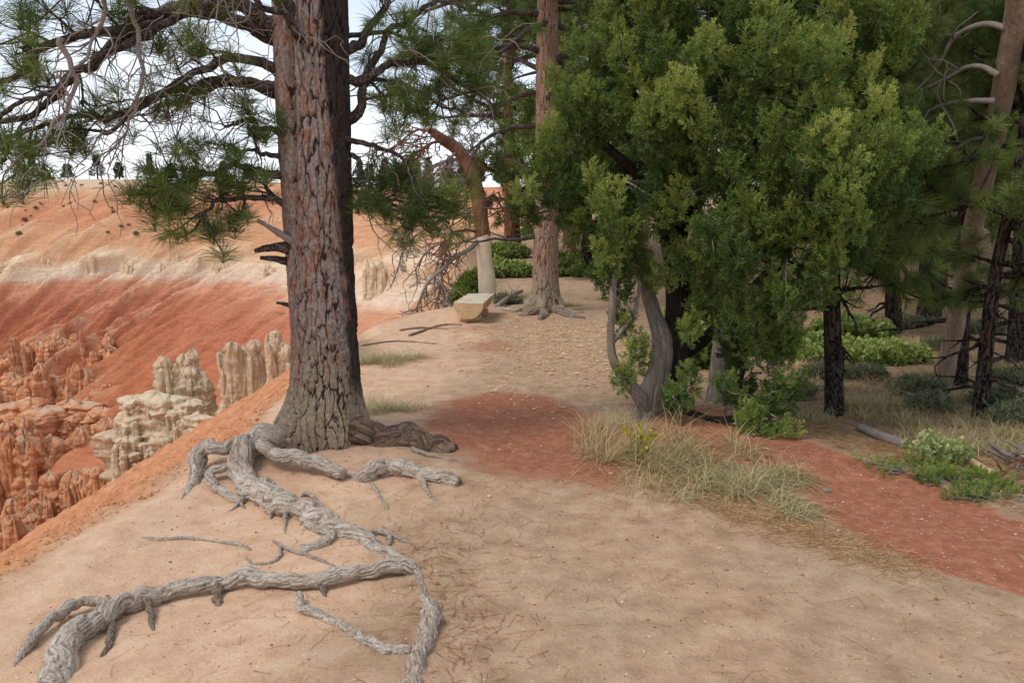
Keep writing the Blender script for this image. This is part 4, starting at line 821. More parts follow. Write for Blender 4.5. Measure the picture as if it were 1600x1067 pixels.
def clump_sprays(rng, c, rad, n, up=.5, flat=1.):
    """plumes through a lumpy clump, pointing out and up"""
    d = unit(rng.normal(size=(n, 3))); rr = rad*rng.uniform(.25, 1., (n, 1))**.6; p = c+d*rr*[1, 1, flat]; return p, d*.8+[0, 0, up]+rng.normal(0, .3, (n, 3))
def juniper():
    b = P(1030, 668, 0); b[1] = 6.2; b[0] = (1030-800)/FPX*6.2; b[2] = float(ground_z(b[0], b[1])); Y = 6.2
    t = thing('juniper_tree', 'large bushy juniper with twisted grey and black stems between the two paths', 'tree', b); rng = np.random.default_rng(21)
    L = lambda pts: np.array([at(x, y, Y+d) for x, y, d in pts])-b
    def stem(name, pts, ws, mat, sd, side=36, rough=.16):
        A = spline(L(pts), 70); R = np.interp(np.linspace(0, 1, 70), np.linspace(0, 1, len(ws)), ws)/2/FPX*Y
        _, N_, B_ = frames(A); th = np.linspace(0, 2*PI, side*2, endpoint=False)
        dirs = N_[:, None]*np.cos(th)[None, :, None]+B_[:, None]*np.sin(th)[None, :, None]
        s = np.linspace(0, 1, 70)[:, None]; X0, Y0 = np.cos(th+2.*0)[None], np.sin(th)[None]; tw = s*1.5
        Xr, Yr = np.cos(th[None]+tw), np.sin(th[None]+tw)
        rr = R[:, None]*(1+rough*fbm(Xr*1.5+sd, Yr*1.5, s*3, 3, sd)+.22*(1-2*np.abs(fbm(Xr*4, Yr*4, s*1.5, 3, sd+4)))-.1)
        m = MB(); m.add((A[:, None]+dirs*rr[..., None]).reshape(-1, 3), None, grid_q(70, side*2, True)); return m.build(name, M[mat], t)
    stem('stem', [(1000, 700, -.1), (1006, 668, 0), (1018, 620, 0), (1030, 575, 0), (1034, 530, .05), (1022, 490, .1), (1012, 455, .1), (1010, 430, .1), (1000, 380, .1), (985, 320, .1)], [60, 50, 44, 34, 30, 22, 20, 16, 14, 10], 'wood_juniper', 1)
    stem('stem', [(1040, 690, .1), (1044, 650, .1), (1050, 600, .1), (1056, 540, .1), (1062, 480, .15), (1058, 420, .2), (1048, 360, .2), (1038, 300, .2), (1045, 230, .2), (1080, 150, .2), (1110, 60, .2), (1130, -60, .2)], [62, 52, 46, 42, 40, 38, 34, 30, 28, 22, 18, 12], 'wood_juniper_dark', 2)
    stem('stem', [(1010, 640, -.05), (998, 618, -.1), (975, 590, -.15), (958, 560, -.2), (954, 520, -.2), (957, 480, -.2), (958, 445, -.2), (965, 400, -.2), (960, 350, -.2)], [24, 20, 18, 13, 11, 11, 10, 9, 7], 'wood_juniper', 3)
    stem('stem', [(958, 535, -.2), (972, 515, -.2), (988, 495, -.15), (996, 470, -.1), (1000, 440, -.1)], [7, 7, 7, 6, 5], 'wood_juniper', 4, 12)
    stem('stem', [(1120, 640, .9), (1124, 600, .9), (1126, 560, .9), (1134, 510, .9), (1136, 460, .9), (1140, 400, .8), (1160, 300, .7), (1190, 180, .6), (1210, 60, .5)], [50, 36, 31, 30, 28, 24, 20, 16, 12], 'wood_juniper', 5)
    stem('stem', [(1136, 620, 1.0), (1150, 570, 1.0), (1156, 520, 1.), (1165, 470, 1.), (1200, 430, 1.), (1240, 380, .9), (1280, 300, .8)], [40, 34, 30, 26, 22, 18, 12], 'wood_juniper_dark', 6)
    stem('stem', [(1056, 560, .1), (1090, 540, .2), (1120, 510, .2), (1150, 480, .2), (1180, 455, .2)], [20, 18, 16, 14, 10], 'wood_juniper_dark', 7, 20)
    stem('stem', [(1140, 520, .7), (1170, 495, .5), (1195, 478, .4), (1212, 466, .4)], [16, 15, 14, 12], 'wood_juniper_dark', 8, 20)
    stem('stem', [(1046, 655, .0), (1080, 650, -.1), (1110, 658, -.2), (1150, 655, -.3), (1200, 650, -.35)], [20, 17, 15, 11, 7], 'wood_juniper_dark', 9, 20)
    stem('stem', [(1130, 656, -.25), (1150, 664, -.3), (1165, 672, -.3), (1180, 672, -.3)], [9, 8, 7, 4], 'wood_juniper_dark', 10, 12)
    stem('stem', [(1050, 400, .2), (1080, 330, .1), (1120, 280, 0), (1180, 230, -.1), (1250, 190, -.1), (1310, 140, -.1)], [22, 20, 17, 14, 11, 8], 'wood_juniper_dark', 11, 20)
    stem('stem', [(1045, 340, .2), (1000, 280, 0), (960, 240, -.1), (920, 210, -.1), (880, 200, 0)], [20, 16, 13, 9, 6], 'wood_juniper_dark', 12, 20)
    stem('stem', [(1140, 420, .8), (1200, 380, .6), (1270, 350, .4), (1340, 320, .3), (1390, 280, .2)], [22, 18, 15, 11, 7], 'wood_juniper_dark', 13, 20)
    stem('stem', [(1038, 300, .2), (1000, 200, .2), (980, 100, .2), (970, 0, .2), (965, -100, .2)], [20, 16, 14, 12, 9], 'wood_juniper_dark', 14, 20)
    stem('root', [(1010, 655, -.05), (995, 675, -.2), (975, 692, -.35), (958, 700, -.45), (942, 700, -.5)], [40, 32, 26, 16, 5], 'wood_juniper', 15, 24)
    # crown: an envelope of big lobes, filled with small clumps of plumes
    # (px, py, depth offset, radius px)
    lobes = [(960, 30, .2, 85), (1070, 20, 0, 105), (1180, 30, 0, 115), (1290, 40, .1, 105), (1345, 90, .2, 55), (930, 150, .1, 75), (1020, 170, -.1, 100), (1130, 150, -.3, 110), (1240, 160, -.3, 110), (1330, 190, -.1, 75),
             (880, 250, .1, 55), (960, 280, -.1, 85), (1140, 280, -.3, 90), (1250, 290, -.4, 100), (1350, 260, -.3, 75), (1400, 255, -.2, 45), (860, 310, 0, 45), (930, 360, 0, 55), (990, 380, 0, 60), (1140, 380, -.3, 75), (1230, 390, -.4, 80), (1320, 350, -.4, 65),
             (990, 405, .1, 34), (1000, 545, -.3, 12), (1075, 590, -.3, 18), (980, 500, -.1, 13), (1150, 520, .1, 24), (1100, 480, .0, 24), (1125, 600, -.3, 18), (1060, 630, -.3, 14), (1075, 520, -.2, 16), (1110, 440, -.1, 45), (1170, 460, -.2, 55), (1240, 450, -.2, 45), (1200, 520, -.1, 45), (1195, 580, -.1, 40), (1180, 620, -.2, 34),
             (1205, 660, -.4, 28), (1200, 690, -.45, 28), (1175, 690, -.4, 22), (975, 600, -.3, 14), (1215, 610, -.3, 24),
             (1060, -110, .1, 120), (1200, -120, .1, 120), (960, -90, .2, 80), (1300, -80, .2, 80), (1130, -220, .2, 110)]
    pos = []; dr = []; ti = []; tw = MB(); dt = MB(); nc = 0
    clumps = []
    for (x, y, d, rp) in lobes:
        c = at(x, y, Y+d)-b; R = rp/FPX*Y; small = rp < 50; k = int(max(3, round((R/.15)**2*(1.85 if not small else 2.2))))
        if y < -50: k = k//2
        for _ in range(k):
            u = unit(rng.normal(size=3)); 
            if u[1] > .35 and rng.random() < .45: u[1] *= -1      # the far side needs fewer
            cc = c+u*R*rng.uniform(.45, 1.22)*[1, 1.15, 1.]
            clumps.append((cc, u, c, .5 if rp < 20 else (.75 if rp < 40 else 1.)))
    for cc, u, c, lr in clumps:
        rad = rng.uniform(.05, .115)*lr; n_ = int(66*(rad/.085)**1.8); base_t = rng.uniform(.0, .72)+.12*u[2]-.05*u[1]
        el = unit(np.array([u[0]*.5, u[1]*.5, 1.2])+rng.normal(0, .35, 3))           # plume-like, ascending
        p, dd = clump_sprays(rng, cc, rad, n_, .55); p = p+((p-cc)@el)[:, None]*el*1.3
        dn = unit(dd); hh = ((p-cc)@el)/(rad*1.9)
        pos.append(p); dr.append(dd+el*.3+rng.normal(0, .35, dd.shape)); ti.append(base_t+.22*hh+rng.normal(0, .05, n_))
        Q = spline([c+(cc-c)*.15, (c+cc)/2+rng.normal(0, .04, 3), cc], 6); tube(tw, Q, np.linspace(.012, .004, 6), 5)
        if rng.random() < .3:
            q = wander(cc, unit(u+rng.normal(0, .4, 3)), rng.uniform(.1, .24), 6, rng, bend=1.1); tube(tw, q, np.linspace(.004, .0015, 6), 4)
    pos = np.concatenate(pos); dr = np.concatenate(dr); ti = np.concatenate(ti)
    mb = MB(); place_sprays(mb, pos, dr, SPR, rng, 1., ti); mb.build('crown', M['juniper_green'], t); tw.build('twigs', M['wood_juniper'], t)
    print('juniper sprays', len(pos), 'faces', mb.n//4)
juniper()
# ------------------------------------------------------------------ pines of the forest to the right
def forest():
    G = lambda x, y: P(x, y, 0)
    b = G(1303, 647); pine(b, at(1345, -250, b[1]+.6), .078, 'dark young pine with scorched trunk leaning slightly right just behind the juniper', 41, crown=(.30, 1.), nl=36, ll=(.95, .8), tw=7, tmpl=T_YOUNG, tsc=.9, dead=16, droop=.03, tip=.4)
    b = G(1532, 652); pine(b, at(1572, -60, b[1]+.3), .062, 'slender dark pine standing at the right with brown tinged tufts', 42, crown=(.30, 1.), nl=38, ll=(.75, .5), tw=6, tmpl=T_YOUNG, tsc=.8, dead=18, tip=.35, droop=.08)
    b = G(1590, 568); pine(b, at(1640, -300, b[1]+1), .12, 'dark pine trunk cut by the right edge of the view', 43, crown=(.36, 1.), nl=34, ll=(1.5, 1.), tw=7, tmpl=T_YOUNG, tsc=1., dead=10, tip=.5)
    b = G(1497, 600); pine(b, at(1500, -260, b[1]+1.2), .085, 'black barked pine leaning against the base of the pale snag', 44, crown=(.36, 1.), nl=32, ll=(1.1, .7), tw=7, tmpl=T_YOUNG, tsc=1.,droop=.05, dead=8, tip=.5)
    b = G(1452, 497); pine(b, at(1470, -200, b[1]), .17, 'dark thick pine farther back between the young pine and the snag', 45, crown=(.25, 1.), nl=42, ll=(1.9, 1.2), tw=8, tmpl=T_MID, tsc=1.2, dead=8, tip=.4)
    b = G(1395, 520); pine(b, at(1425, -60, b[1]), .11, 'bushy middle sized pine filling the gap right of the juniper', 46, crown=(.24, 1.), nl=46, ll=(1.4, .7), tw=8, tmpl=T_MID, tsc=1.1, dead=4)
    # the silver snag
    b = G(1474, 602); t = thing('dead_snag', 'weathered silver dead snag with bare limbs leaning right over the forest', 'tree', b); rng = np.random.default_rng(9)
    A = spline(np.array([b-[0, 0, .2], at(1474, 602, b[1]), at(1492, 510, b[1]-.2), at(1524, 340, b[1]-.7), at(1556, 200, b[1]-1.1), at(1578, 80, b[1]-1.4), at(1594, -40, b[1]-1.7), at(1612, -220, b[1]-2)])-b, 90)
    m = MB(); tube(m, A, np.interp(np.linspace(0, 1, 90), [0, .05, .2, .6, 1], [.12, .095, .08, .078, .075]), 40, .5, .13, 7, 9); m.build('trunk', M['wood_snag'], t)
    for pts, w in (([(1572, 45, -1.5), (1545, 38, -1.4), (1515, 44, -1.3), (1490, 60, -1.2), (1470, 95, -1.1), (1455, 120, -1.)], 10), ([(1560, 118, -1.4), (1535, 105, -1.3), (1508, 106, -1.2), (1480, 122, -1.1), (1440, 140, -1.)], 10), ([(1555, 158, -1.3), (1520, 158, -1.2), (1480, 162, -1.1), (1452, 172, -1.)], 10), ([(1545, 215, -1.1), (1520, 218, -1.), (1500, 228, -1.), (1485, 240, -.9)], 7)):
        q = spline(np.array([at(x, y, b[1]+d) for x, y, d in pts])-b, 22); m = MB(); tube(m, q, np.linspace(w, 3, 22)/2/FPX*6.5, 10, .5, .2, 20, 5)
        for _ in range(5): a = int(rng.integers(8, 22)); tube(m, wander(q[a], unit(rng.normal(size=3)*[.6, .6, .6]+[-.4, 0, -.1]), rng.uniform(.15, .5), 6, rng, bend=.8), np.linspace(.008, .003, 6), 5)
        m.build('branch', M['twig_grey'], t)
    # the wood behind: each tree its own, two tiers
    rng = np.random.default_rng(77); gl = 'pines of the wood behind the red trail'
    spots = []
    tries = 0
    while len(spots) < 30 and tries < 4000:
        tries += 1; Yd = rng.uniform(15, 46); px = rng.uniform(960, 2050); x = (px-800)/FPX*Yd
        if Yd < 22 and px < 1120: continue
        if all(np.hypot(x-a, Yd-c) > 1.9+.04*Yd for a, c in spots): spots.append((x, Yd))
    for i, (x, y) in enumerate(sorted(spots, key=lambda s: s[1])):
        H = rng.uniform(9, 14); b = onground(x, y); k = 1+.03*y
        pine(b, b+[rng.normal(0, .3), rng.normal(0, .3), H], rng.uniform(.11, .2), 'dark green pine of the dense wood far behind the red trail and juniper', 300+i, 'needle_dark', 'bark_dark', (rng.uniform(.14, .26), 1.), 36 if y < 26 else 30, (rng.uniform(2., 2.8), .6), 7, T_FAR, 1.2*k**.7, gl, dead=4, tufts_on=3)
    # trees beyond the bench
    b = P(797, 398, 0); pine(b, at(800, -40, b[1]), .20, 'distant straight pine where the path meets the orange hill', 61, 'needle_green', 'bark_orange', (.28, 1.), 40, (3.4, 1.6), 8, T_FAR, 1.5, dead=6, tip=.5)
    b = P(811, 396, 0); pine(b+[0, .6, 0], at(812, 180, b[1]+.6), .09, 'thin pine stem touching the right side of the distant straight pine', 62, 'needle_green', 'bark_dark', (.3, 1.), 18, (1.8, .8), 5, T_FAR, 1.2, dead=3)
    b = P(915, 432, 0); pine(b, at(922, 60, b[1]), .14, 'green pine behind the tall orange barked pine', 63, 'needle_dark', 'bark_dark', (.16, 1.), 50, (1.8, .7), 8, T_FAR, 1.3)
    b = P(975, 425, 0); pine(b, at(985, -100, b[1]), .16, 'tall full pine hidden mostly by the left side of the juniper', 64, 'needle_dark', 'bark_dark', (.2, 1.), 50, (2.4, .8), 8, T_FAR, 1.4)
    b = P(890, 408, 0); pine(b, at(884, -150, b[1]), .2, 'far pine above the dirt clearing left of the juniper', 65, 'needle_green', 'bark_orange', (.25, 1.), 46, (3.2, 1.2), 8, T_FAR, 1.5)
forest()
# ------------------------------------------------------------------ undergrowth
def leaf_templates(k, n, L, w, seed, spread=1.2):
    rng = np.random.default_rng(seed); out = []
    for _ in range(k):
        V = []
        for i in range(n):
            az = rng.uniform(0, 2*PI); an = rng.uniform(.1, spread); d = np.array([math.sin(an)*math.cos(az), math.sin(an)*math.sin(az), math.cos(an)]); o = np.array([0, 0, rng.uniform(0, L*1.6)])
            s = unit(np.cross(d, rng.normal(size=3)+[0, 0, 1]))*w/2; V.append([o, o+d*L*.5+s, o+d*L, o+d*L*.5-s])
        out.append(np.array(V))
    return out
LEAF = leaf_templates(6, 12, .034, .02, 5); LEAF_BIG = leaf_templates(5, 10, .05, .036, 6)
def bush(name, label, cat, px, py, w, h, mat, tmpl, dens, seed, group=None, depth=.8, up=.8, scale=1., base=None, stem='twig_grey', lumps=None, tint=0.):
    rng = np.random.default_rng(seed); b = P(px, py, 0) if base is None else np.asarray(base); t = thing(name, label, cat, b, group)
    n = lumps or max(5, int(9*w*depth/.25/max(h, .2))); n = min(n, 60); pos = []; dr = []; ti = []; m = MB()
    for _ in range(n):
        a = rng.uniform(0, 2*PI); q = math.sqrt(rng.uniform(0, 1)); c = np.array([math.cos(a)*q*w/2, math.sin(a)*q*w/2*depth, 0]); hh = h*(1-.55*q*q)*rng.uniform(.65, 1.1)
        gz = float(ground_z(b[0]+c[0], b[1]+c[1]))-b[2]; c[2] = gz+hh*rng.uniform(.45, .8); rad = max(.05, h*.30)*rng.uniform(.7, 1.2); k = int(dens*(rad/.12)**2)+4
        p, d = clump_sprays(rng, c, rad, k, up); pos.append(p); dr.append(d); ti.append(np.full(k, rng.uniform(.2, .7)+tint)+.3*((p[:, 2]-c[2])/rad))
        tube(m, spline([[c[0]*.3, c[1]*.3, gz-.03], [c[0]*.7, c[1]*.7, gz+hh*.3], c], 6), np.linspace(.009, .004, 6), 5)
    m.build('stems', M[stem], t); f = MB(); place_sprays(f, np.concatenate(pos), np.concatenate(dr), tmpl, rng, scale, np.concatenate(ti).clip(0, 1)); f.build('foliage', M[mat], t)
    return t
def blades(mb, pts, dirs, L, w, rng, curl=.5, tint=None):
    """curved grass blades, three segments each"""
    n = len(pts); d = unit(dirs); L = np.broadcast_to(L, (n,)); h = d*[1, 1, 0]; h = unit(h+1e-6); s = np.stack([-h[:, 1], h[:, 0], np.zeros(n)], -1); tw = rng.uniform(-1, 1, (n, 1)); s = unit(s+h*tw*.7)*w/2
    V = []; cur = np.array(pts, float); dd = d.copy()
    for i in range(4):
        f = [1, .85, .55, .05][i]; V.append(cur-s*f); V.append(cur+s*f); cur = cur+dd*(L/3)[:, None]; dd = unit(dd+h*curl*.35-[0, 0, curl*.40])
    V = np.stack(V, 1).reshape(-1, 3); i = np.arange(n)[:, None]*8
    q = np.concatenate([i+[[0, 1, 3, 2]], i+[[2, 3, 5, 4]], i+[[4, 5, 7, 6]]]); tint = rng.uniform(.1, .9, n) if tint is None else tint
    mb.add(V, None, q, np.repeat(tint, 8))
def grass(px, py, w, h, n, seed, label, mat='dry_grass', group='grass clumps along the paths', depth=.7, curl=.9, base=None, lean=(0, 0), bw=.004, cl=None):
    rng = np.random.default_rng(seed); b = P(px, py, 0) if base is None else np.asarray(base); cl = cl or max(4, int(w/.075)); cs = rng.normal(0, .3, (cl, 2))*[w, w*depth]
    k = rng.integers(0, cl, n); xy = cs[k]+rng.normal(0, .05, (n, 2)); z = ground_z(b[0]+xy[:, 0], b[1]+xy[:, 1])-b[2]-.01
    d = np.stack([rng.normal(0, .8, n)+lean[0], rng.normal(0, .8, n)+lean[1], rng.uniform(.2, 1.2, n)], -1)+np.c_[(xy-cs[k])*4, np.zeros(n)]
    mb = MB(); blades(mb, np.c_[xy, z], d, h*rng.uniform(.25, 1.1, n), bw, rng, curl); o = mb.build('grass_clump', M[mat]); o.location = b
    return tag(o, label, 'grass', group)
def undergrowth():
    g = None
    # grasses at the brink right of the big pine
    grass(600, 566, .95, .34, 1500, 1, 'thick pale grass clump on the brink touching the right side of the big trunk', 'green_grass', curl=1.1, lean=(.3, 0))
    grass(604, 640, .55, .30, 800, 2, 'smaller grey green grass clump just above the dark root of the big pine', 'green_grass', curl=.9)
    grass(965, 668, .30, .28, 380, 3, 'straw coloured grass left of the juniper base', 'dry_grass', curl=.6)
    grass(1050, 715, .9, .46, 1100, 4, 'long dry grass in front of the juniper stems', 'dry_grass', curl=.9, lean=(.2, 0), bw=.0045)
    grass(1130, 742, .8, .36, 800, 5, 'tangled mixed grass under the low juniper branch', 'green_grass', curl=1.2, lean=(.5, -.1), bw=.0045)
    grass(1195, 772, .66, .30, 900, 6, 'flattened grey green grass sweeping to the red trail', 'green_grass', curl=1.6, lean=(1.0, -.2), bw=.0045)
    grass(1245, 796, .42, .22, 450, 7, 'last flattened grass tuft reaching onto the red trail', 'green_grass', curl=1.8, lean=(1.2, -.2), bw=.0045)
    grass(1085, 745, .6, .26, 600, 8, 'short bleached grass at the tan path side of the juniper', 'dry_grass', curl=1.3, lean=(.3, -.3))
    grass(955, 470, .9, .3, 300, 9, 'small dry grass clump right of the tall orange barked pine', 'dry_grass', bw=.01)
    grass(890, 478, .5, .25, 300, 10, 'dry grass tuft behind the roots of the orange barked pine', 'dry_grass', bw=.01)
    grass(630, 480, .7, .22, 300, 11, 'pale grass fringe at the brink below the dead limbs', 'green_grass', bw=.01)
    # shrubs near the bench
    B = bush
    B('juniper_shrub', 'green juniper shrub behind the stripped trunk and bench', 'shrub', 737, 466, .5, .5, 'juniper_green', SPR_B, 30, 20, scale=.8, up=1., tint=.1)
    B('juniper_shrub', 'low green juniper shrub left of the bench at the brink', 'shrub', 722, 472, .4, .2, 'juniper_green', SPR_B, 30, 21, scale=.7, tint=.1)
    B('manzanita_bush', 'bright green manzanita mound lower of the pair beside the path', 'shrub', 788, 432, 1.0, .34, 'shrub_green', LEAF_BIG, 60, 22, scale=1.5, tint=.2)
    B('manzanita_bush', 'bright green manzanita mound upper of the pair beside the path', 'shrub', 788, 403, 1.3, .36, 'shrub_green', LEAF_BIG, 60, 23, scale=1.7, tint=.2)
    B('sage_bush', 'small grey green bush between the bench and the orange barked pine', 'shrub', 792, 474, .45, .14, 'sage', SPR_B, 26, 24, scale=.5)
    B('manzanita_bush', 'green shrub under the trees right of the orange barked pine', 'shrub', 908, 428, 2.0, .45, 'shrub_green', LEAF_BIG, 46, 25, scale=1.8)
    # behind and right of the juniper
    B('manzanita_bush', 'bright green leafy shrub glimpsed between the two juniper trunks', 'shrub', 1100, 570, .5, .5, 'shrub_green', LEAF, 90, 26, scale=1.1, tint=.1)
    B('manzanita_bush', 'yellow green shrub behind the right juniper trunk', 'shrub', 1095, 535, 1.0, .5, 'shrub_green', LEAF, 90, 27, scale=1.4, tint=.1)
    B('manzanita_bush', 'wide low bright green shrub left of the scorched young pine', 'shrub', 1262, 552, 1.1, .13, 'shrub_green', LEAF, 80, 28, scale=1.7, tint=.15)
    B('manzanita_bush', 'low bright green shrub right of the scorched young pine', 'shrub', 1368, 562, 1.0, .13, 'shrub_green', LEAF, 120, 29, scale=1.7, tint=.15)
    B('manzanita_bush', 'green shrub farther back above the scorched young pine base', 'shrub', 1330, 522, .9, .12, 'shrub_green', LEAF, 100, 30, scale=2., tint=.1)
    B('creeping_juniper', 'dark green creeping juniper mat along the upper edge of the red trail', 'shrub', 1440, 738, .8, .07, 'juniper_green', SPR, 80, 31, scale=.42, depth=.4, lumps=26)
    B('creeping_juniper', 'creeping juniper mat nearest the right edge of the view', 'shrub', 1560, 776, .7, .06, 'juniper_green', SPR, 80, 32, scale=.42, depth=.4, lumps=22)
    B('creeping_juniper', 'creeping juniper mat between the pale leafed shrub and the right edge', 'shrub', 1500, 756, .6, .07, 'juniper_green', SPR, 80, 33, scale=.42, depth=.4, lumps=20)
    B('manzanita_bush', 'pale round leafed shrub rising from the creeping juniper', 'shrub', 1462, 722, .40, .20, 'pale_leaf', LEAF_BIG, 26, 34, scale=.6, depth=.6, lumps=13)
    B('oregon_grape', 'yellow leafed seedling at the juniper root', 'plant', 995, 718, .22, .24, 'yellow_leaf', LEAF_BIG, 5, 35, scale=.62, lumps=7)
    rng = np.random.default_rng(50)
    spots = [(1430, 612, .55), (1450, 640, .4), (1580, 600, .6), (1560, 632, .5), (1400, 560, .7), (1475, 545, .6), (1290, 590, .5), (1245, 620, .4), (1530, 520, .8), (1420, 510, .9), (1350, 590, .5), (1590, 660, .5)]
    for i, (x, y, w) in enumerate(spots): B('sage_bush', 'low grey green sage bush on the forest floor right of the juniper', 'shrub', x, y, w*.8, .11, 'sage', SPR_B, 26, 60+i, 'sage bushes on the forest floor', scale=.4)
    for i in range(64):
        x = rng.uniform(1235, 1640); y = 470+250*rng.uniform(0, 1)**.8
        if y > 640+.28*(x-1230): continue
        grass(x, y, rng.uniform(.25, .6), rng.uniform(.12, .24), int(rng.uniform(260, 520)), 100+i, 'wispy straw grass clump on the forest floor between the dark trunks', 'dry_grass' if rng.random() < .65 else 'green_grass', 'straw grass clumps on the forest floor', curl=.7, bw=.005, lean=(rng.normal(0, .2), 0))
    for x, y in ((1225, 648), (1262, 655), (1370, 640), (1400, 655), (1440, 668), (1352, 655), (1560, 690), (1480, 640), (1515, 660)):
        grass(x, y, .45, .2, 420, int(x), 'tall wispy grass tuft standing near the upper edge of the red trail', 'green_grass' if x < 1300 else 'dry_grass', 'wispy grass tufts above the red trail', curl=.5, bw=.004)
    # fallen wood
    def log(pts, w0, w1, mat, label, sd, name='fallen_branch', twigs=0):
        A = [P(x, y, h) for x, y, h in pts]; b = A[0].copy(); A = spline(np.array(A)-b, 40); m = MB(); tube(m, A, np.linspace(w0, w1, 40)/2/FPX*b[1], 20, .5, .2, 18, sd); r2 = np.random.default_rng(sd)
        for _ in range(twigs): a = int(r2.integers(5, 38)); tube(m, wander(A[a], r2.normal(size=3)*[1, 1, .3]+[0, 0, .3], r2.uniform(.1, .4), 7, r2, bend=.6), np.linspace(.008, .002, 7), 5)
        o = m.build(name, M[mat]); o.location = b; tag(o, label, 'branch' if name != 'fallen_log' else 'log')
    log([(1342, 666, .03), (1375, 680, .03), (1420, 696, .02)], 12, 16, 'twig_grey', 'grey fallen log lying above the pale leafed shrub', 1, 'fallen_log')
    log([(1520, 722, .02), (1540, 735, .03), (1556, 740, .03)], 12, 13, 'wood_cut', 'short yellowish broken log in the brush pile at the right edge', 2, 'fallen_log')
    log([(1558, 745, .03), (1585, 725, .10), (1610, 712, .16)], 9, 7, 'wood_red', 'reddish stick propped up in the brush pile', 3, twigs=3)
    log([(1540, 700, .02), (1575, 715, .03), (1610, 732, .05)], 7, 5, 'twig_grey', 'thin grey forked branch crossing behind the brush pile', 4, twigs=8)
    log([(1545, 690, .02), (1580, 712, .12), (1600, 690, .25)], 6, 3, 'twig_grey', 'pale upright twig at the right edge', 5, twigs=4)
    log([(1400, 610, .02), (1450, 622, .03), (1490, 618, .02)], 6, 4, 'twig_grey', 'long grey stick on the forest floor before the snag', 6, twigs=5)
    log([(1222, 602, .02), (1260, 606, .03), (1300, 600, .03)], 4, 3, 'twig_grey', 'bleached stick lying left of the scorched young pine base', 7, twigs=6)
    log([(778, 478, .03), (800, 462, .12), (815, 455, .1)], 9, 6, 'twig_grey', 'grey fallen branch beside the small bush behind the bench', 8, twigs=5)
    log([(625, 516, .01), (660, 512, .01), (700, 514, .005)], 4, 2, 'root_brown', 'thin exposed root on the brink left of the bench', 9, 'surface_root')
    log([(565, 540, .01), (620, 533, .01), (680, 537, .005)], 4, 2, 'root_brown', 'thin exposed root crossing the brink nearer the big trunk', 10, 'surface_root')
    log([(640, 524, .01), (690, 508, .01), (722, 507, .01)], 5, 2, 'root_brown', 'short exposed root right in front of the bench', 11, 'surface_root')
    # one grey stone on the trail, two pale ones
    for i, (x, y, r, lb) in enumerate(((1290, 768, .022, 'small grey stone on the red trail by the grass tip'), (955, 741, .016, 'small pale stone near the yellow seedling'), (925, 372+30, .12, 'pale rock beside the clearing behind the orange barked pine'), (808, 853, .014, 'pale chip of wood lying in the middle of the tan path'))):
        p = P(x, y, 0); m = MB(); th = np.linspace(0, 2*PI, 18, endpoint=False)[None]; ph = np.linspace(0, PI, 12)[:, None]
        X = np.sin(ph)*np.cos(th); Y = np.sin(ph)*np.sin(th); Z = np.cos(ph)+0*th; rr = r*(1+.35*fbm(X*1.5+i*9, Y*1.5, Z*1.5, 3, i)); m.add(np.stack([X*rr*1.3, Y*rr, Z*rr*.7+r*.3], -1).reshape(-1, 3), None, grid_q(12, 18, True)[:, ::-1]); o = m.build('stone', M['pebble' if i else 'twig_grey'], smooth=False); o.location = p; tag(o, lb, 'stone')
undergrowth()
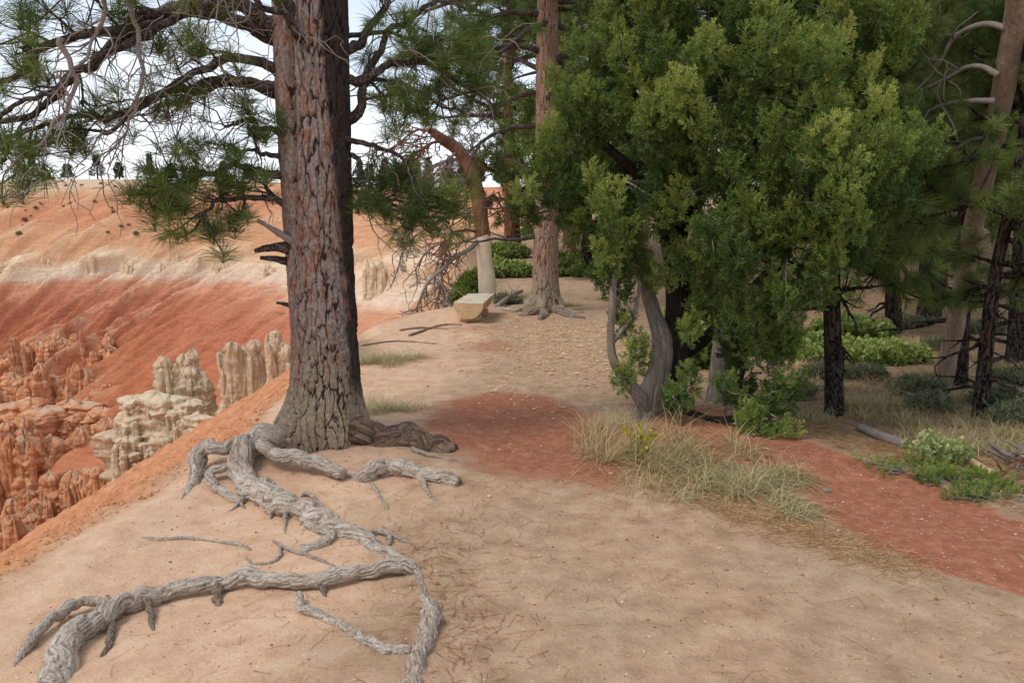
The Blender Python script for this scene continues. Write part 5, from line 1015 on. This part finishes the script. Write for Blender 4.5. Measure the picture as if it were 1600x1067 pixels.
# ------------------------------------------------------------------ litter (uncountable)
def litter():
    rng = np.random.default_rng(5)
    def scatter(n, boxes):
        out = []
        for (x0, x1, y0, y1, f) in boxes: k = int(n*f); out.append(np.c_[rng.uniform(x0, x1, k), rng.uniform(y0, y1, k)])
        return np.concatenate(out)
    def straws(name, xy, L, w, mat, lift=.004, label=None):
        n = len(xy); a = rng.uniform(0, 2*PI, n); L = L*rng.uniform(.4, 1.3, n); bend = rng.normal(0, .35, n); V = []
        for k in range(4):
            s = (k/3-.5); aa = a+bend*s; c = xy+np.c_[np.cos(aa), np.sin(aa)]*(s*L)[:, None]; nrm = np.c_[-np.sin(aa), np.cos(aa)]*w/2*(1-.5*abs(s))
            for sg in (-1, 1): q = c+nrm*sg; V.append(np.c_[q, ground_z(q[:, 0], q[:, 1])+lift+.004*rng.random(n)*(1 if k in (0, 3) else .6)])
        V = np.stack(V, 1); i = np.arange(n)[:, None]*8; mb = MB()
        mb.add(V.reshape(-1, 3), None, np.concatenate([i+[[0, 1, 3, 2]], i+[[2, 3, 5, 4]], i+[[4, 5, 7, 6]]]), np.repeat(rng.uniform(0, 1, n), 8)); o = mb.build(name, M[mat]); tag(o, kind='stuff')
    # straw-like fallen needles: sparse on the paths, thick in the strip by the grass and under the trees
    xy = scatter(1, [(-1.6, 4., 2.2, 8, 900), (-1.2, .2, 3., 5.5, 220), (2.6, 6, 6.5, 10, 1500), (2., 8, 8, 14, 900)])
    A = P(1060, 760, 0)[:2]; B = P(1420, 890, 0)[:2]; t = rng.uniform(0, 1, 1500)[:, None]; xy2 = A+(B-A)*t+rng.normal(0, .10, (1500, 2)); A3 = P(1010, 735, 0)[:2]; xy3 = A3+rng.normal(0, .22, (350, 2))
    A4 = P(1215, 665, 0)[:2]; B4 = P(1560, 765, 0)[:2]; t = rng.uniform(0, 1, 1800)[:, None]; xy4 = A4+(B4-A4)*t+rng.normal(0, .16, (1800, 2))+[.1, .22]
    A5 = P(640, 830, 0)[:2]; B5 = P(720, 1060, 0)[:2]; t = rng.uniform(0, 1, 260)[:, None]; xy5 = A5+(B5-A5)*t+rng.normal(0, .12, (260, 2))+[.08, 0]
    straws('needle_litter', np.concatenate([xy, xy2, xy3, xy4]), .12, .0028, 'straw'); straws('twig_litter', np.concatenate([xy5, scatter(1, [(2.4, 9, 6.3, 16, 1600), (-1.8, 3, 2.4, 7, 160)])]), .07, .0024, 'cone_brown')
    straws('bleached_sticks', scatter(1, [(3, 12, 7, 18, 700), (4, 5.2, 5.8, 7.2, 120)]), .3, .014, 'chip', .008)
    def lumps(name, xy, r, mat, flat=.6):
        n = len(xy); r = r*rng.lognormal(0, .45, n); o = np.array([[1, 0, 0], [0, 1, 0], [-1, 0, 0], [0, -1, 0], [0, 0, 1.], [0, 0, -1.]]); V = o[None]*rng.uniform(.6, 1.3, (n, 6, 1)); ca, sa = np.cos(xy[:, 0]*991), np.sin(xy[:, 0]*991)
        X = V[..., 0]*ca[:, None]-V[..., 1]*sa[:, None]; Y = V[..., 0]*sa[:, None]+V[..., 1]*ca[:, None]; V = np.stack([X, Y*.75, V[..., 2]*flat], -1)*r[:, None, None]
        V += np.c_[xy, ground_z(xy[:, 0], xy[:, 1])+r*.2][:, None]; f = np.array([[0, 1, 4], [1, 2, 4], [2, 3, 4], [3, 0, 4], [1, 0, 5], [2, 1, 5], [3, 2, 5], [0, 3, 5]]); mb = MB()
        mb.add(V.reshape(-1, 3), (np.arange(n)[:, None, None]*6+f[None]).reshape(-1, 3), None, np.repeat(rng.uniform(0, 1, n), 6)); tag(mb.build(name, M[mat], smooth=False), kind='stuff')
    lumps('gravel', scatter(1, [(-2.2, 4.5, 2.2, 6, 2400), (-2, 3.5, 6, 13, 2600), (1.2, 4.5, 4, 7, 1200)]), .0045, 'pebble')
    cp = P(900, 540, 0); k = 5200; xy = np.c_[rng.normal(cp[0], .75, k), rng.normal(cp[1], 1.5, k)]; lumps('wood_chips', xy, .012, 'chip', .3)
    lumps('dirt_crumbs', scatter(1, [(-2.2, 4, 2.2, 7, 1500)]), .004, 'cone_brown')
    # crumbly clods on the orange slope
    y = rng.uniform(3.2, 9, 5200); x = -np.interp(y, _eY, _eX)-.25-rng.uniform(0, 1, 5200)**1.5*5; lumps('clods', np.c_[x, y], .010, 'clod', .8)
make_leaf('clod', ((.1, C(172, 112, 70)), (.5, C(198, 140, 94)), (.9, C(214, 164, 118))), 3, 0)
litter()
# ------------------------------------------------------------------ things on the far rim and slope
from mathutils import Matrix
_sx = CX.ravel(); _sy = CY.ravel(); _sz = CZ.ravel()
_f = _sy*math.cos(PITCH)-(_sz-1.65)*math.sin(PITCH); _u = _sy*math.sin(PITCH)+(_sz-1.65)*math.cos(PITCH)
_PX = 800+_sx/np.maximum(_f, 1e-3)*FPX; _PY = 533.5-_u/np.maximum(_f, 1e-3)*FPX
def on_slope(px, py):
    i = int(np.argmin((_PX-px)**2+(_PY-py)**2)); return np.array([_sx[i], _sy[i], _sz[i]])
def far_things():
    rng = np.random.default_rng(8); g = 'small trees on the skyline of the far rim'
    def fartree(px, py, h, sp, seed, dead=False):
        b = on_slope(px, py); b = b+np.array([0, 2., -.2]); r = np.random.default_rng(seed)
        t = thing('dead_snag' if dead else 'pine_tree', 'thin dead snag on the skyline of the far canyon rim' if dead else 'small dark pine on the skyline of the far canyon rim', 'tree', b, 'dead snags on the far rim' if dead else g)
        m = MB(); tube(m, spline([[0, 0, -.5], [r.normal(0, .1), 0, h*.5], [r.normal(0, .2), 0, h]], 12), np.linspace(.22 if not dead else .15, .05, 12), 6)
        for _ in range(14): z = r.uniform(.3, .95)*h; a = r.uniform(0, 2*PI); tube(m, np.array([[0, 0, z], [math.cos(a)*sp*.4*(1.1-z/h), math.sin(a)*sp*.4, z+.15]]), [.05, .02], 4)
        m.build('trunk', M['bark_dark' if not dead else 'twig_grey'], t)
        if not dead:
            n = 620; z = h*(.22+.78*r.uniform(0, 1, n)**.9); lob = .65+.5*noise(z*1.3, 3., 0, seed); R = sp*.5*(1-(z/h)**1.6*.75)*lob; a = r.uniform(0, 2*PI, n); q = r.uniform(.1, 1, n)**.5
            p = np.c_[np.cos(a)*R*q, np.sin(a)*R*q, z]; f = MB(); place_sprays(f, p, np.c_[np.cos(a), np.sin(a), np.full(n, .5)]+r.normal(0, .4, (n, 3)), SPR_B, r, 3.2); f.build('crown', M['far_green'], t)
    for i, (x, y, h, sp) in enumerate(((68, 284, 2.2, 2.4), (100, 283, 4.2, 4.2), (147, 283, 6., 3.4), (180, 283, 4.2, 3.4), (230, 283, 6.6, 3.2), (262, 284, 4., 3.), (300, 284, 3.6, 3.6), (345, 285, 4.6, 3.4), (385, 286, 4., 3.2), (-30, 284, 5, 4), (575, 292, 4.5, 3.4), (600, 293, 5.2, 3.6), (625, 293, 4.2, 3.6), (648, 293, 4.4, 3.), (668, 294, 5.6, 2.6), (700, 294, 3.8, 3.), (722, 294, 3.4, 2.6), (745, 295, 4.6, 2.4), (785, 295, 4, 3), (560, 292, 4.8, 3.2), (640, 293, 3., 3.4))):
        fartree(x, y, h, sp, 500+i)
    for i, (x, h) in enumerate(((133, 3.2), (191, 6.), (209, 4.6), (246, 3.), (588, 5.), (692, 4.2))): fartree(x, 284 if x < 500 else 293, h, 1.2, 600+i, True)
    # scattered shrubs on the far slope: one built, the rest copied
    f = MB(); n = 160; d = unit(rng.normal(size=(n, 3))); p = d*[.8, .8, .5]*rng.uniform(.1, 1, (n, 1))+[0, 0, .25]; place_sprays(f, p, d+[0, 0, .5], SPR_B, rng, 2.); src = f.build('slope_shrub', M['sage_far']); tag(src, 'tiny grey green shrub dotted on the far orange slope', 'shrub', 'shrubs dotted on the far slope')
    pts = [(12, 326), (40, 330), (50, 338), (35, 352), (38, 344), (62, 318), (70, 312), (78, 303), (66, 320), (110, 318), (158, 288), (180, 293), (148, 316), (175, 326), (178, 332), (196, 330), (190, 354), (212, 366), (252, 374), (170, 364), (103, 291), (135, 314), (20, 328), (55, 325), (98, 322), (128, 292), (30, 366), (282, 366), (200, 351), (243, 330), (590, 372), (606, 380), (575, 330), (640, 340), (600, 320)]
    for i, (x, y) in enumerate(pts):
        o = src if i == 0 else src.copy()
        if i: COL.objects.link(o)
        q = on_slope(x, y); o.location = q; s = rng.uniform(.3, .75); o.scale = (s, s, s*rng.uniform(.7, 1.1)); o.rotation_euler = (0, 0, rng.uniform(0, 6))
    o = src.copy(); COL.objects.link(o); o.location = on_slope(207, 440); o.scale = (1.1, 1.1, 1.7); o['label'] = 'largest lone green bush on the white band of the far slope'; del o['group']
    # pale cliff outcrops standing out of the white band
    g3 = 'pale cliff outcrops along the white band'; k = 0
    for (x, y, w, hgt) in ((2, 420, 1.6, 2.6), (40, 416, 3.2, 1.6), (72, 414, 1.2, 2.6), (118, 418, 1.8, 1.8), (140, 414, 1.4, 3.), (196, 420, 2.4, 2.), (206, 412, 1.2, 2.6), (232, 418, 3.4, 2.), (262, 420, 2.4, 2.2), (277, 414, 1.1, 3.2), (296, 414, 1.1, 3.2), (340, 420, 1.6, 2.2), (365, 424, 3., 2.2), (405, 424, 1.4, 2.), (422, 424, 1.4, 2.2), (580, 430, 3., 3.2), (605, 440, 3., 3.6)):
        b = on_slope(x, y+4); m = MB(); r = np.random.default_rng(900+k); k += 1
        for _ in range(max(4, int(w*3.5))):
            column(m, r.uniform(-w, w)*.75, r.uniform(-.2, .8), hgt*r.uniform(.2, .75), -2.5, .42*r.uniform(.5, 1.2), r, 20, 34)
        tag(m.build('rock_outcrop', MHP, smooth=False), 'pale cliff outcrop jutting from the white band of the far slope', 'rock', g3).location = b
make_leaf('sage_far', ((.1, C(116, 112, 90)), (.5, C(142, 136, 110)), (.9, C(168, 158, 132))))
far_things()
# ------------------------------------------------------------------ light
SUN_EL, SUN_AZ = 55., -118.   # azimuth from +Y clockwise: light from the left and behind the camera
def lights():
    w = bpy.data.worlds.new('World'); S.world = w; w.use_nodes = True; t = w.node_tree; t.nodes.clear()
    N = t.nodes.new; L = t.links.new
    out = N('ShaderNodeOutputWorld'); bg = N('ShaderNodeBackground'); sky = N('ShaderNodeTexSky'); sky.sky_type = 'NISHITA'; sky.sun_disc = False
    sky.sun_elevation = math.radians(SUN_EL); sky.sun_rotation = math.radians(SUN_AZ); sky.air_density = 1.; sky.dust_density = 1.2; sky.altitude = 2400
    tc = N('ShaderNodeTexCoord'); sp = N('ShaderNodeSeparateXYZ'); L(tc.outputs['Generated'], sp.inputs[0])
    # project the view direction on a flat cloud deck
    ad = N('ShaderNodeMath'); ad.operation = 'ADD'; L(sp.outputs[2], ad.inputs[0]); ad.inputs[1].default_value = .22
    dv = N('ShaderNodeVectorMath'); dv.operation = 'DIVIDE'; cb = N('ShaderNodeCombineXYZ')
    for i in range(3): L(ad.outputs[0], cb.inputs[i])
    L(tc.outputs['Generated'], dv.inputs[0]); L(cb.outputs[0], dv.inputs[1])
    nz = N('ShaderNodeTexNoise'); nz.inputs['Scale'].default_value = 1.1; nz.inputs['Detail'].default_value = 6; nz.inputs['Roughness'].default_value = .55; L(dv.outputs[0], nz.inputs['Vector'])
    cr = N('ShaderNodeValToRGB'); L(nz.outputs['Fac'], cr.inputs[0]); cr.color_ramp.elements[0].position = .25; cr.color_ramp.elements[0].color = (.62,)*3+(1,); cr.color_ramp.elements[1].position = .55; cr.color_ramp.elements[1].color = (1, 1, 1, 1)
    cc = N('ShaderNodeValToRGB'); L(sp.outputs[2], cc.inputs[0])      # cloud brightness from horizon upward
    e = cc.color_ramp.elements; e[0].position = 0.; e[0].color = (.93, .95, .97, 1); e[1].position = .45; e[1].color = (.42, .48, .56, 1)
    x = e.new(.10); x.color = (.76, .82, .90, 1); x = e.new(.24); x.color = (.47, .54, .65, 1)
    sc = N('ShaderNodeVectorMath'); sc.operation = 'SCALE'; L(cc.outputs[0], sc.inputs[0]); sc.inputs['Scale'].default_value = 8.1
    mx = N('ShaderNodeMix'); mx.data_type = 'RGBA'; L(cr.outputs[0], mx.inputs[0]); L(sky.outputs[0], mx.inputs[6]); L(sc.outputs[0], mx.inputs[7])
    L(mx.outputs[2], bg.inputs[0]); bg.inputs[1].default_value = .14; L(bg.outputs[0], out.inputs[0])
    ld = bpy.data.lights.new('sun', 'SUN'); ld.energy = 1.5; ld.angle = math.radians(24); ld.color = (1., .955, .9)
    o = bpy.data.objects.new('sun', ld); COL.objects.link(o)
    el, az = math.radians(SUN_EL), math.radians(SUN_AZ)
    d = Vector((math.sin(az)*math.cos(el), math.cos(az)*math.cos(el), math.sin(el)))
    o.rotation_euler = d.to_track_quat('Z', 'Y').to_euler(); o.location = (0, 0, 30)
    S.view_settings.view_transform = 'Standard'; S.view_settings.look = 'None'; S.view_settings.exposure = 0.47; S.view_settings.gamma = 1
    S.render.engine = 'CYCLES'; c = S.cycles; c.use_denoising = True; c.max_bounces = 6; c.diffuse_bounces = 3; c.glossy_bounces = 1; c.transmission_bounces = 3; c.transparent_max_bounces = 4; c.caustics_reflective = False; c.caustics_refractive = False
lights()
